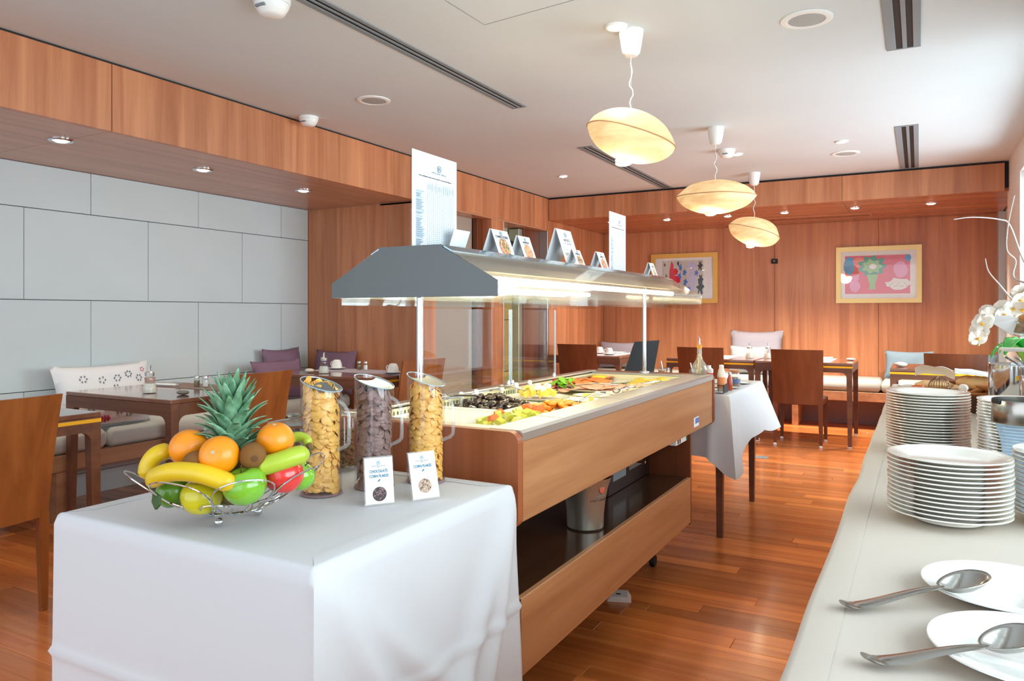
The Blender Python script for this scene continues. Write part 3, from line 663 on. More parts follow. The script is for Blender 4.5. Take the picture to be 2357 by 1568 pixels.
# table items
def sugar(label, loc, s=1, group='sugar pourers'):
    t = thing('sugar_pourer', label, 'sugar pourer', loc, group=group)
    P = [(0, .001), (.036, .001), (.038, .008), (.036, .035), (.024, .062), (.021, .082), (.022, .096)]
    MB().lathe([(a*s, b*s) for a, b in P], seg=24).build('glass_jar', M_GLASS, t)
    MB().lathe([(0, .003*s), (.033*s, .003*s), (.034*s, .01*s), (.032*s, .034*s), (.026*s, .05*s), (0, .053*s)], seg=20).build('sugar', plain('white_sugar', (240, 238, 232), .8), t)
    MB().lathe([(.023*s, .09*s), (.024*s, .108*s), (.016*s, .114*s), (0, .116*s)][::-1], seg=20).build('steel_cap', M_STEEL, t)
    MB().tube([(0, 0, .112*s), (0, 0, .135*s), (.004*s, .002*s, .146*s)], .006*s, 8).build('spout', M_STEEL, t)
    return t
sg = sugar('glass sugar pourer with steel cap on the second left table', (-3.74, 2.672, .7505), 1.05)
dup(sg, (-3.84, 4.16, .7505), 0, 'glass sugar pourer in front of the cup on the third left table')
dup(sg, (-1.465, 7.57, .7505), 0, 'far sugar pourer, the left one of the pair before the patterned cushion')
dup(sg, (-1.30, 7.62, .7505), 0, 'far sugar pourer just left of the dark chair back')
def shaker(label, loc, fill, group='salt and pepper shakers'):
    t = thing('shaker', label, 'shaker', loc, group=group)
    MB().lathe([(0, .001), (.017, .001), (.018, .01), (.017, .045), (.013, .055)], seg=16).build('glass_body', M_GLASS, t)
    MB().lathe([(0, .003), (.015, .003), (.015, .038), (0, .039)], seg=14).build('filling', fill, t)
    MB().lathe([(0, .070), (.012, .068), (.0155, .062), (.0155, .053)], seg=16).build('steel_cap', M_STEEL, t)
    return t
M_PEP = plain('ground_pepper', (130, 112, 84), .9); M_SALT = plain('table_salt', (240, 240, 240), .9)
s1 = shaker('pepper shaker behind the pineapple leaves on the second left table', (-3.79, 3.02, .7525), M_PEP); s2 = shaker('salt shaker right beside the pepper behind the pineapple leaves', (-3.74, 3.04, .7525), M_SALT)
dup(s1, (-3.82, 4.53, .7525), 0, 'left shaker of the pair right of the upturned cup'); dup(s2, (-3.765, 4.54, .7525), 0, 'right shaker of the pair right of the upturned cup, filled with salt')
def pebble(label, loc, col, s=1, sz=1):
    t = thing('pebble', label, 'stone', loc); MB().ell((0, 0, .012*sz), .036*s, .028*s, .012*sz, 18, 10, fn=lambda p: p*(1+.1*noise.noise(p*40))).build('stone_body', plain('pebble_stone', col, .6, var=.15, vscale=60), t)
pebble('dark grey flat pebble on the second left table corner', (-3.50, 2.70, .7505), (120, 116, 110), 1.05)
pebble('dark pebble beside the cup behind the third cereal jug', (-3.42, 4.50, .7525), (120, 110, 104), 1)
pebble('white flat pebble at the right edge of the striped far table', (-.56, 7.66, .7505), (214, 206, 200), 1.15)
pebble('white rounded pebble on the far table behind the orange jam jar', (-2.12, 7.5, .7505), (208, 200, 192), 1.2, 2)
pebble('white pebble on the corner table behind the bread', (-.13, 6.95, .7505), (224, 216, 206), 1.35, 1.7)
def cup(label, loc, up=False, rz=0, saucer=True):
    t = thing('coffee_cup', label, 'cup', loc, rz, 'white coffee cups')
    z = .012 if saucer else 0
    if saucer: tag(MB().lathe([(0, .001), (.035, .001), (.07, .012), (.071, .014), (.035, .006), (0, .005)], seg=28).build('saucer', M_CHINA, t), None, None)
    if up: prof = [(.026, z), (.028, z), (.038, z+.03), (.042, z+.062), (.040, z+.062), (.035, z+.03), (.022, z+.005), (0, z+.005)]
    else: prof = [(.040, z), (.043, z), (.038, z+.035), (.028, z+.058), (.024, z+.062), (.022, z+.062), (.020, z+.058), (0, z+.057)]
    MB().lathe(prof, seg=28).build('cup_body', M_CHINA, t)
    MB().tube([(-.037, 0, z+.045), (-.055, 0, z+.045), (-.062, 0, z+.03), (-.055, 0, z+.014), (-.04, 0, z+.012)], .0045, 8).build('cup_handle', M_CHINA, t); return t
k = cup('white upturned coffee cup on a saucer, middle of the third left table', (-4.02, 4.50, .7525))
dup(k, (-3.36, 4.36, .7525), 0, 'upturned white cup behind the rightmost chair of the left side')
dup(k, (-3.06, 7.62, .7525), 0, 'left upturned cup on the niche corner table')
dup(k, (-2.88, 7.44, .7525), 0, 'right upturned cup on the niche corner table')
t = thing('shell_spoon_rest', 'white rounded shell-like pebble left of the sugar pourer', 'stone', (-3.98, 4.16, .7505)); MB().ell((0, 0, .016), .04, .03, .016, 16, 8).build('stone_body', M_CHINA2, t)
def napkin(label, loc, rz, knife=True):
    t = thing('rolled_napkin', label, 'napkin', loc, rz); MB().box(-.09, .09, -.022, .022, 0, .014, .006).build('napkin_cloth', M_PAPER, t, smooth=60)
    if knife:
        MB().tube([(-.1, .0, .018), (.02, 0, .018), (.12, .0, .016)], [.003, .0035, .006], 8).build('knife', M_STEEL, t)
    return t
n0 = napkin('rolled white napkin with a knife beside the sugar pourer, second left table', (-4.02, 2.98, .7525), radians(8))
dup(n0, (-.84, 7.75, .7525), radians(20), 'rolled white napkin on the striped far table')
dup(n0, (-1.82, 7.55, .7525), radians(70), 'white napkin and knife behind the oil cruet')
dup(n0, (-2.95, 7.8, .7525), radians(10), 'napkin behind the two cups in the niche corner')
t = thing('pleated_cup', 'small pinkish pleated paper cup behind the sugar pourer', 'cup', (-3.86, 2.66+.1, .7505)); MB().openlathe([(.018, .001), (.03, .075)], seg=16).build('cup_wall', plain('pink_paper', (204, 160, 150), .7), t)

# ================================================================ BUFFET BAR
BY0, BY1, BX0, BX1 = 1.757, 3.945, -1.665, -.945
bar = thing('buffet_bar', 'long wooden refrigerated buffet bar with steel rim and lower shelf', 'buffet counter', (-1.3, 2.85, 0))
def bp(mb, name, mat, smooth=0, parent=bar): return mb.build(name, mat, parent, True, smooth=smooth)
bp(MB().box(BX1-.02, BX1, BY0+.03, BY1-.03, .623, .843, .002), 'front_panel', M_BARW)
bp(MB().box(BX0, BX0+.02, BY0+.03, BY1-.03, .623, .8655, .002), 'back_panel', M_BARW)
def endp(y0, y1):
    r = .03; a, b = BX0-.004, BX1+.006; z0, z1 = .61, .8725
    def arc(cx, cz, q0): return [(cx+r*cos(q0+k*pi/12), cz+r*sin(q0+k*pi/12)) for k in range(7)]
    return MB().prism(arc(b-r, z1-r, 0)+arc(a+r, z1-r, pi/2)+arc(a+r, z0+r, pi)+arc(b-r, z0+r, 1.5*pi), y0, y1, 'Y')
bp(endp(BY0, BY0+.03), 'end_panel', M_BARD); bp(endp(BY1-.03, BY1), 'end_panel', M_BARD)
# steel front rail with sloping top
bp(MB().prism([(BX1-.105, .835), (BX1-.10, .8735), (BX1-.004, .8735), (BX1+.004, .866), (BX1+.004, .845), (BX1-.02, .845)], BY0+.031, BY1-.031, 'Y'), 'steel_front_rail', M_STEEL)
bp(MB().box(BX0+.021, BX0+.075, BY0+.031, BY1-.031, .865, .874, .002), 'steel_back_rail', M_STEEL)
for a, b in ((BY0+.031, BY0+.10), (BY1-.11, BY1-.031)): bp(MB().box(BX0+.076, BX1-.106, a, b, .862, .870, .002), 'steel_end_rail', M_STEEL)
for y in (2.06, 2.62, 3.24, 3.83): bp(MB().box(BX1-.10, BX1-.004, y, y+.004, .8736, .8742), 'rail_joint', M_CHROME)
# well liner
WX0, WX1, WY0, WY1, WZ = BX0+.076, BX1-.106, BY0+.101, BY1-.111, .812
w = MB(); w.box(WX0, WX1, WY0, WY1, WZ-.01, WZ).box(WX0-.004, WX0, WY0, WY1, WZ, .861).box(WX1, WX1+.004, WY0, WY1, WZ, .861).box(WX0, WX1, WY0-.004, WY0, WZ, .861).box(WX0, WX1, WY1, WY1+.004, WZ, .861)
bp(w, 'well_liner', M_CREAM)
# vent louvre along the inner back
g = MB(); y = WY0+.02
while y < WY1-.02: g.box(WX0+.001, WX0+.004, y, y+.011, .822, .852); y += .021
g.box(WX0+.001, WX0+.006, WY0, WY1, .852, .861).box(WX0+.001, WX0+.006, WY0, WY1, .8125, .821)
tag(bp(g, 'vent_louvre', M_CREAM), None, None, kind='stuff')
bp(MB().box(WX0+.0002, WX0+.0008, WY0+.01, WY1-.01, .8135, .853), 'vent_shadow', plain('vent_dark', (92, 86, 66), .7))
# knobs / rail posts on the inner back
for i, y in enumerate((2.16, 2.45, 2.56, 2.77, 2.90, 3.03)):
    bp(MB().lathe([(.006, 0), (.006, .05), (.011, .052), (.011, .068), (.006, .074), (0, .075)], (WX0+.03, y, WZ), 12), 'rail_post', M_WHITE, 40)
bp(MB().tube([(WX0+.03, 2.16, WZ+.058), (WX0+.03, 3.03, WZ+.058)], .003, 6), 'rail_rod', M_CHROME, 40)
# lower body
bp(MB().box(BX0+.01, BX1, BY0+.03, 3.49, .40, .418, .002), 'lower_shelf', M_SHELF)
bp(MB().box(BX1-.018, BX1+.001, BY0+.03, 3.49, .205, .4185, .002), 'lower_skirt', M_BARW)
bp(MB().box(BX0+.01, BX0+.03, BY0+.03, 3.49, .205, .399, .002), 'lower_skirt', M_BARW)
bp(MB().box(BX0+.01, BX1-.001, 3.492, 3.515, .195, .622, .002), 'support_panel', M_CHAIRD)
bp(MB().box(BX0+.01, BX1-.03, BY0+.03, BY0+.05, .195, .609, .002), 'support_panel', M_BARD)
bp(MB().box(BX0+.012, BX1-.2, 2.95, 3.49, .419, .622, .003), 'compressor_box', plain('dark_brown_box', (46, 24, 20), .5))
bp(MB().box(BX1-.22, BX1-.198, 3.0, 3.16, .47, .60, .003), 'steel_bracket', M_GRILLE)
bp(MB().box(BX1-.1995, BX1-.1985, 3.2, 3.38, .485, .58), 'rating_plate', plain('rating_plate_grey', (120, 112, 104), .5))
bp(MB().box(BX1-.05, BX1-.015, 3.31, 3.49, .592, .6225, .003), 'switch_box', M_WHITE)
bp(MB().box(BX1-.0149, BX1-.013, 3.47, 3.482, .597, .618), 'green_switch', plain('switch_green', (20, 120, 70), .4))
for y in (3.33, 3.36): bp(MB().box(BX1-.0149, BX1-.0135, y, y+.014, .598, .618), 'black_switch', M_BLACK)
bp(MB().tube([(BX1-.12, 2.98, .60), (BX1-.12, 2.98, .575), (BX1-.05, 2.98, .575)], .006, 8), 'drain_tap', M_CHROME, 40)
lp = MB().box(BX1+.0002, BX1+.0015, 3.55, 3.64, .645, .69); lp = bp(lp, 'maker_plate', M_PAPER); bp(MB().box(BX1+.0016, BX1+.0021, 3.57, 3.638, .66, .686), 'blue_plate_print', plain('print_soft_blue', (96, 128, 196), .5), parent=bar)
for (x, y) in ((-1.10, 2.0), (-1.10, 3.42), (-1.6, 2.0), (-1.6, 3.42)):
    bp(MB().lathe([(0, .001), (.026, .001), (.029, .006), (.029, .018), (.026, .024), (0, .024)], (0, 0, 0), 18, M=Matrix.Translation((x, y-.015, .029)) @ Matrix.Rotation(pi/2, 4, 'Y') @ Matrix.Translation((0, 0, -.012))), 'caster_wheel', M_BLACK, 40)
    bp(MB().box(x-.018, x+.018, y-.018, y+.012, .06, .204, .004), 'caster_fork', M_GRILLE)
# adapter block on floor
t = thing('cable_cover', 'white plastic socket block on the floor under the bar edge', 'cable cover', (-1.10, 2.954, 0), radians(20))
MB().prism([(-.05, 0), (.05, 0), (.035, .022), (-.035, .022)], -.04, .04, 'Y').build('cover_body', M_WHITE, t, smooth=0); MB().box(-.012, .006, -.015, -.003, .0222, .0235).build('socket_mark', M_INK, t, smooth=0)
t = thing('floor_socket', 'small flat metal floor socket plate in the aisle', 'floor socket', (-1.154, 6.413, 0)); MB().box(-.06, .06, -.055, .055, 0, .004, .002).build('socket_plate', M_GRILLE, t, smooth=0); MB().box(-.03, .03, -.004, .004, .004, .006).build('socket_lip', M_STEEL, t, smooth=0)
# champagne bucket
t = thing('champagne_bucket', 'brushed metal champagne bucket on the lower shelf of the bar', 'bucket', (-1.06, 2.50, .418))
MB().lathe([(0, 0), (.060, 0), (.066, .006), (.067, .05), (.072, .10), (.082, .15), (.094, .185), (.095, .187), (.092, .186), (.078, .14), (.066, .08), (.062, .01), (0, .008)], seg=40).build('bucket_wall', plain('aluminium', (176, 172, 160), .36, .85, bump=.03, bscale=200), t)
def onbucket(body, size, z, r, mat, name, a0):
    o = text(name, body, size, mat, t, Matrix.Identity(4)); me = o.data
    for v in me.vertices:
        a = a0+v.co.x/r; rr = r+.0012+v.co.z; v.co = (rr*cos(a), rr*sin(a), z+v.co.y)
onbucket('TAITTINGER', .0155, .108, .0735, M_INK, 'lettering', radians(-22)); onbucket('CHAMPAGNE', .007, .124, .0765, M_GREYI, 'small_lettering', radians(-22))
e = MB(); 
e.ell((0, 0, 0), .0016, .013, .016, 16, 10, M=Matrix.Rotation(radians(-22), 4, 'Z')); e.v = [(v[0]+.0835*cos(radians(-22)), v[1]+.0835*sin(radians(-22)), v[2]+.152) for v in e.v]; e.build('red_emblem', plain('emblem_red', (206, 96, 76), .5), t)
t = thing('bottle_in_bucket', 'dark grey tool standing inside the champagne bucket', 'utensil', (-1.085, 2.50, .428)); MB().tube([(0, 0, .0), (0, 0, .14), (.01, .01, .205)], [.012, .012, .016], 10).build('tool_handle', plain('slate_plastic', (90, 96, 98), .5), t)
# small seated textured box behind bucket
# ---------------------------------------------------------------- hood
hood = thing('sneeze_guard_hood', 'grey-ended transparent lit hood standing on two steel posts over the buffet', 'sneeze guard', (-1.3135, 2.88, .87))
HX, HW, HT, HY0, HY1 = -1.3135, .298, .111, 1.785, 3.973
ZB, ZL, ZT = 1.238, 1.283, 1.389
def hp(mb, name, mat, smooth=0): return mb.build(name, mat, hood, True, smooth=smooth)
prof = [(HX-HW, ZB), (HX-HW, ZL), (HX-HT-.012, ZT-.012), (HX-HT-.004, ZT-.01), (HX-HT, ZT), (HX+HT, ZT), (HX+HT+.006, ZT-.01), (HX+HT+.012, ZT-.012), (HX+HW, ZL), (HX+HW, ZB)]
hp(MB().prism(prof, HY0-.004, HY0, 'Y'), 'hood_end_panel', M_HOODG); hp(MB().prism(prof, HY1, HY1+.004, 'Y'), 'hood_end_panel', M_HOODC)
hp(MB().box(HX-HT, HX+HT, HY0+.0005, HY1-.0005, ZT-.005, ZT-.001), 'hood_top_plate', M_STEEL)
for s in (1, -1):
    hp(MB().prism([(HX+s*(HT+.001), ZT-.001), (HX+s*(HT+.001), ZT-.005), (HX+s*(HT+.034), ZT-.0225), (HX+s*(HT+.036), ZT-.019)], HY0+.0005, HY1-.0005, 'Y'), 'hood_edge_strip', plain('daylight_tinted_steel', (150, 176, 194), .15, .9))  # blue of reflected window light is put into the strip's steel colour
    hp(MB().prism([(HX+s*(HT+.036), ZT-.020), (HX+s*(HT+.036), ZT-.023), (HX+s*(HW-.003), ZL-.002), (HX+s*HW, ZL)], HY0+.0005, HY1-.0005, 'Y'), 'sloping_pane', M_HOODC)
    hp(MB().box(HX+s*HW-s*.003, HX+s*HW, HY0+.0005, HY1-.0005, ZB, ZL-.002), 'front_lip_pane', M_HOODC)
    hp(MB().box(HX+s*(HW-.012), HX+s*(HW-.009), HY0+.03, HY1-.03, ZB-.022, ZB+.02), 'hanging_pane', M_GLASS)
    hp(MB().box(HX+s*HW-s*.004, HX+s*HW+s*.001, HY0, HY1, ZL-.002, ZL+.001), 'pane_edge', M_GLASSE)
hp(MB().box(HX-.10, HX+.10, HY0+.04, HY1-.04, ZT-.03, ZT-.006), 'lamp_tray', plain('beige_enamel', (180, 172, 150), .35))
for s in (1, -1):
    hp(MB().tube([(HX+s*.225, HY0+.10, ZL+.006), (HX+s*.225, HY1-.30, ZL+.006)], .010, 12), 'fluorescent_tube', M_TUBE, 40)
    hp(MB().prism([(HX+s*.10, ZT-.022), (HX+s*.10, ZT-.026), (HX+s*.215, ZL+.026), (HX+s*.215, ZL+.030)], HY0+.04, HY1-.04, 'Y'), 'reflector', plain('reflector_beige', (168, 158, 136), .35, .5))
for y in (1.835, 3.917):
    hp(MB().tube([(HX, y, .8725), (HX, y, ZT-.03)], .0105, 20), 'post', M_CHROME, 40)
    hp(MB().lathe([(0, .870), (.028, .870), (.028, .876), (.012, .880), (0, .880)], (HX, y, .0), 20), 'post_base', M_STEEL, 40)
# glass screens along the guest side rail
for i, (a, b) in enumerate(((2.26, 2.935), (2.95, 3.41))):
    t = thing('glass_screen', ('upright glass screen on the far rail of the bar, nearer half', 'upright glass screen on the far rail of the bar, farther half')[i], 'glass screen', (-1.61, (a+b)/2, .874))
    MB().box(-1.613, -1.609, a+.004, b-.004, .8775, ZB-.03).build('screen_pane', M_ACRY, t, True, smooth=0)
    for yy in (a, b): MB().box(-1.614, -1.608, yy-.004, yy+.004, .8775, ZB-.03).build('screen_edge', M_GLASSE if i == 0 else M_STEEL, t, True, smooth=0)
    for yy in (a+.01, b-.01): MB().lathe([(0, 0), (.009, 0), (.009, .012), (.005, .018), (0, .018)], (-1.611, yy, .8742), 12).build('screen_clamp', M_CHROME, t, True)
# ---------------------------------------------------------------- signs on the hood
def holder(name, label, base, w, h, tilt, paper, cat='sign', aframe=True, group=None):
    # sheet facing +X, leaning back about its foot; base = centre of front foot
    t = thing(name, label, cat, base, 0, group)
    n = Vector((-sin(tilt), 0, cos(tilt))); 
    M = frame_M((0, 0, 0), (0, 1, 0), (n.x, 0, n.z))
    MB().box(-w/2, w/2, 0, h, -.003, 0, 0, M=M).build('acrylic_sheet', M_ACRY, t, smooth=0)
    MB().box(-w/2+.002, w/2-.002, .002, h-.002, .0002, .001, 0, M=M).build('paper_insert', paper, t, smooth=0)
    if aframe:
        top = n*h; M2 = frame_M((top.x-.004, 0, top.z), (0, 1, 0), (-sin(tilt)*1.0, 0, -cos(tilt)))
        MB().box(-w/2, w/2, 0, h, -.002, 0, 0, M=M2).build('back_leg', M_ACRY if paper is not M_PAPER else M_PAPER, t, smooth=0)
    return t, M
def logo(t, M, u, v, r):
    m = MB().tube([M @ Vector((u+r*cos(a), v+r*sin(a), .0026)) for a in [2*pi*i/24 for i in range(24)]], r*.09, 4, closed=True); m.build('logo_ring', M_TEAL, t)
    text('logo_letter', 'R', r*1.5, M_TEAL, t, M @ Matrix.Translation((u, v-r*.5, .0024)), ext=.0002)
def photo(t, M, u, v, r, cols, seed):
    rr = random.Random(seed); mats = cols
    MB().lathe([(0, 0), (r, 0), (r, .0006), (0, .0006)], seg=28, M=M @ Matrix.Translation((u, v, .0022))).build('printed_photo', mats[0], t, smooth=0); pp = [c for c in t.children if c.name.startswith('printed_photo')][-1]
    for k, mt in enumerate(mats[1:]):
        m = MB()
        for i in range(26):
            a = rr.uniform(0, 2*pi); q = r*sqrt(rr.random())*.88
            m.lathe([(0, 0), (r*.12, 0), (r*.12, .0004), (0, .0004)], seg=6, M=M @ Matrix.Translation((u+q*cos(a), v+q*sin(a), .0029+k*.0004)) @ Matrix.Rotation(rr.uniform(0, 6), 4, 'Z') @ Matrix.Diagonal((1.5, .6, 1, 1)))
        m.build('photo_detail', mt, pp, smooth=0)['kind'] = 'stuff'
p_br = plain('photo_brown', (70, 52, 52), .6); p_br2 = plain('photo_brown_light', (150, 120, 122), .6); p_be = plain('photo_beige', (180, 150, 130), .6); p_be2 = plain('photo_beige_dark', (120, 92, 76), .6); p_be3 = plain('photo_cream', (214, 190, 166), .6)
p_sa = plain('photo_salmon', (226, 130, 100), .6); p_or = plain('photo_peach', (236, 176, 120), .6); p_gn = plain('photo_leaf', (110, 140, 70), .6)
def bigsign(y0, y1, ztop, label):
    t, M = holder('allergen_list_sign', label, (-1.36, (y0+y1)/2, ZT), y1-y0, ztop-ZT, 0, M_PAPER, aframe=False)
    w = y1-y0; h = ztop-ZT
    MB().box(-.03, .03, -w/2, w/2, 0, .003, .001).build('acrylic_foot', M_ACRY, t, smooth=0)
    logo(t, M, 0.02, h*.86, .010)
    text('hotel_lettering', 'HÔTEL BEAU RIVAGE', .0085, M_GREYI, t, M @ Matrix.Translation((.02, h*.80, .0022)))
    text('title_lettering', 'Liste des allergènes présents dans les produits ou services Petit-déjeuner', .0062, M_INK, t, M @ Matrix.Translation((0.0, h*.745, .0022)))
    g = MB(); x0, x1, zt, zh, zb = -w*.18, w*.42, h*.70, h*.60, h*.03; nc, nr = 14, 27; e = .00035
    for i in range(nc+1):
        u = x0+(x1-x0)*i/nc; g.box(u-e, u+e, zb, zt, .0022, .0024, M=M)
    for j in range(nr+1):
        v = zb+(zh-zb)*j/nr; g.box(-w*.42, x1, v-e, v+e, .0022, .0024, M=M)
    g.box(x0, x1, zt-e, zt+e, .0022, .0024, M=M)
    tag(g.build('ruled_table', M_LINE, t, smooth=0), None, None, kind='stuff')
    rr = random.Random(int(y0*100)); g = MB()
    for j in range(nr):
        v = zb+(zh-zb)*(j+.5)/nr; L_ = w*rr.uniform(.09, .19); g.box(-w*.415, -w*.415+L_, v-.0012, v+.0012, .0022, .0024, M=M)
        if rr.random() < .6: g.box(-w*.415, -w*.415+L_*.8, v-.0040, v-.0022, .0022, .0024, M=M)
    for i in range(nc):
        u = x0+(x1-x0)*(i+.5)/nc; L_ = rr.uniform(.012, .03); g.box(u-.001, u+.001, (zt+zh)/2-L_/2, (zt+zh)/2+L_/2, .0022, .0024, M=M)
        for j in range(nr):
            if rr.random() < .2: v = zb+(zh-zb)*(j+.5)/nr; g.box(u-.0008, u+.0008, v-.001, v+.001, .0022, .0024, M=M)
    tag(g.build('row_text', M_LINE, t, smooth=0), None, None, kind='stuff')
bigsign(1.855, 2.109, 1.697, 'tall white allergen table sign standing on the near end of the hood')
bigsign(3.51, 3.75, 1.705, 'tall white allergen list sign standing on the far part of the hood')
def card(label, y0, y1, ztop, title, sub, cols, seed, tilt=20, x=-1.235):
    w = y1-y0; h = (ztop-ZT)/cos(radians(tilt)); t, M = holder('dish_card', label, (x, (y0+y1)/2, ZT-.0005), w, h, radians(tilt), M_PAPER)
    logo(t, M, 0, h*.84, w*.07)
    text('dish_lettering', title, w*.115, M_INK, t, M @ Matrix.Translation((0, h*.66, .0022))); text('dish_subtitle', sub, w*.07, M_GREYI, t, M @ Matrix.Translation((0, h*.58, .0022)))
    if cols: photo(t, M, 0, h*.28, w*.30, cols, seed)
    return t, M, h, w
def plaincard(label, y0, y1, ztop, x, tilt=-20):
    w = y1-y0; h = (ztop-ZT)/cos(radians(tilt)); t, M = holder('card_holder', label, (x, (y0+y1)/2, ZT-.0005), w, h, radians(tilt), M_PAPER, aframe=False)
    MB().box(-.035, .0, -w/2, w/2, 0, .002).build('acrylic_foot', M_ACRY, t, smooth=0)
plaincard('card holder seen from behind, leaning right beside the tall near sign', 2.02, 2.12, 1.465, -1.34)
card('dish card with a red food photo, left of the plain glass-door backdrop', 2.175, 2.29, 1.478, 'CHARCUTERIE', 'COLD CUTS', (p_sa, p_or, p_gn, p_be3), 4)
card('dish card with an orange salmon photo, right of the red-photo card', 2.36, 2.455, 1.472, 'SAUMON', 'SALMON', (p_or, p_sa, p_be3), 5)
t, M, h, w = card('large folded white notice card behind a small dish card', 2.80, 2.95, 1.545, 'NOTICE', 'PETIT-DÉJEUNER', None, 6, 18, x=-1.27)
g = MB()
for j, v in enumerate((.48, .44, .34, .31, .28, .22, .19, .12)): g.box(-w*(.38-.04*(j % 3)), w*(.38-.05*(j % 2)), h*v-.0008, h*v+.0008, .0022, .0024, M=M)
g.build('notice_text', M_GREYI, t, smooth=0)
card('small dish card with a bowl photo in front of the folded notice', 2.80, 2.885, 1.455, 'FROMAGE', 'CHEESE', (p_be3, p_or, p_be2), 8, 22, x=-1.222)
plaincard('grey card holder seen from behind, between the folded notice and the ham card', 2.93, 3.02, 1.455, -1.33)
card('dish card with a pink ham photo, left of the tall far sign', 3.10, 3.19, 1.468, 'JAMBON', 'HAM', (p_sa, p_br2, p_be3), 9)
card('last dish card at the far end of the hood, before the framed print', 3.83, 3.91, 1.462, 'YAOURT', 'YOGURT', (p_be3, p_be), 10)
# black menu board behind the far end
t = thing('black_display_board', 'black tilted display board behind the far end of the bar', 'display board', (-1.50, 4.13, .766)); 
MB().box(-.10, .14, -.08, .16, 0, .012, .004).build('stand_foot', M_BLACK, t, smooth=0)
bv = [Vector(v) for v in ((-1.488, 4.018, 0.791), (-1.348, 4.151, 0.786), (-1.357, 4.328, 1.032), (-1.47, 4.21, 1.024))]; nn = (bv[1]-bv[0]).cross(bv[3]-bv[0]).normalized()*.012
MB().add(bv+[v-nn for v in bv], [(0, 1, 2, 3), (7, 6, 5, 4), (0, 4, 5, 1), (1, 5, 6, 2), (2, 6, 7, 3), (3, 7, 4, 0)]).build('board_panel', plain('gloss_black', (44, 46, 50), .18), t, True, smooth=0)
# ---------------------------------------------------------------- food in the well
FZ = WZ+.001
def tray(name, label, x0, x1, y0, y1, z0, z1, mat=M_CHINA, r=.004, lip=.006):
    o = thing(name, label, 'tray', ((x0+x1)/2, (y0+y1)/2, z0)); m = MB()
    m.box(x0, x1, y0, y1, z0, z0+.004).box(x0, x0+.005, y0, y1, z0+.004, z1, .001).box(x1-.005, x1, y0, y1, z0+.004, z1, .001).box(x0+.005, x1-.005, y0, y0+.005, z0+.004, z1, .001).box(x0+.005, x1-.005, y1-.005, y1, z0+.004, z1, .001)
    m.build('tray_body', mat, o, True, smooth=0); return o
def oval(name, label, cx, cy, rx, ry, z, rz=0, mat=M_CHINA, h=.014):
    o = thing(name, label, 'plate', (cx, cy, z), rz)
    MB().lathe([(0, 0), (.6, 0), (.75, h*.3), (1, h), (1.01, h+.002), (.98, h+.002), (.72, h*.45), (0, h*.3)], seg=40, sx=rx, sy=ry).build('plate_body', mat, o); return o
tray('yogurt_tray', 'white dish of plain yogurt at the near corner of the bar', -1.58, -1.30, 1.87, 2.36, FZ, FZ+.028)
y_ = thing('yogurt', 'smooth white yogurt filling the near white dish', 'yogurt', (-1.44, 2.1, FZ+.005)); y_['kind'] = 'stuff'
MB().grid(lambda u, v: (-1.574+u*.268, 1.877+v*.476, FZ+.018+.004*noise.noise(Vector((u*3, v*5, 1)))), 20, 20).build('yogurt_surface', plain('yogurt_white', (246, 243, 222), .4), y_, True)
tray('fruit_tray', 'white dish of cut melon beside the steel rail', -1.285, -1.06, 1.87, 2.38, FZ, FZ+.024)
tray('prune_tray', 'white dish heaped with dark prunes', -1.585, -1.34, 2.38, 2.68, FZ, FZ+.022)
tray('apricot_tray', 'white dish heaped with dried apricots', -1.33, -1.06, 2.40, 2.72, FZ, FZ+.022)
def heap(proto, n, x0, x1, y0, y1, z0, hgt, lab, grp, seed, flat=.5, cx=None):
    rr = random.Random(seed); sp = []
    for i in range(n):
        lay = 0 if i < n*.5 else (1 if i < n*.82 else 2); sh = lay*.16
        best = None
        for _ in range(14):
            x = rr.uniform(x0+(x1-x0)*sh, x1-(x1-x0)*sh); y = rr.uniform(y0+(y1-y0)*sh, y1-(y1-y0)*sh)
            dm = min([(x-a)**2+(y-b)**2 for a, b, l in sp if l == lay] or [9])
            if best is None or dm > best[0]: best = (dm, x, y)
        sp.append((best[1], best[2], lay)); loc = (best[1], best[2], z0+hgt*lay)
        o = proto if i == 0 else dup(proto, loc)
        o.location = loc; o.rotation_euler = (rr.uniform(-.5, .5), rr.uniform(-.5, .5), rr.uniform(0, 6.3))
M_PRUNE = plain('prune_skin', (52, 34, 28), .22, coat=.6, bump=.9, bscale=70)
def wr(p, a=.18, f=55): return p*(1+a*noise.noise(p*f))
pr = tag(MB().ell((0, 0, 0), .021, .015, .012, 16, 10, fn=lambda p: wr(p, .45, 90)).build('prune', M_PRUNE), 'glossy wrinkled dark prune heaped in the near part of the bar', 'prune', 'prunes')
heap(pr, 62, -1.565, -1.36, 2.405, 2.655, FZ+.018, .016, None, None, 3)
M_APR = plain('apricot_skin', (236, 150, 26), .35, coat=.3, var=.12, vscale=40, bump=.3, bscale=60)
ap = tag(MB().ell((0, 0, 0), .021, .017, .008, 16, 10, fn=lambda p: wr(p, .22, 60)).build('dried_apricot', M_APR), 'orange dried apricot in the heap by the steel rail', 'dried apricot', 'dried apricots')
heap(ap, 58, -1.31, -1.085, 2.425, 2.70, FZ+.016, .013, None, None, 5)
M_MEL = plain('melon_green', (205, 205, 74), .3, coat=.4); M_MELO = plain('melon_orange', (236, 120, 60), .3, coat=.4)
ml = tag(MB().prism([(-.022, 0), (.022, 0), (.014, .018), (-.014, .018)], -.010, .010, 'Y').build('melon_chunk', M_MEL, smooth=0), 'pale green melon chunk in the near dish', 'fruit piece', 'cut melon pieces')
heap(ml, 26, -1.27, -1.08, 2.0, 2.36, FZ+.014, .013, None, None, 7)
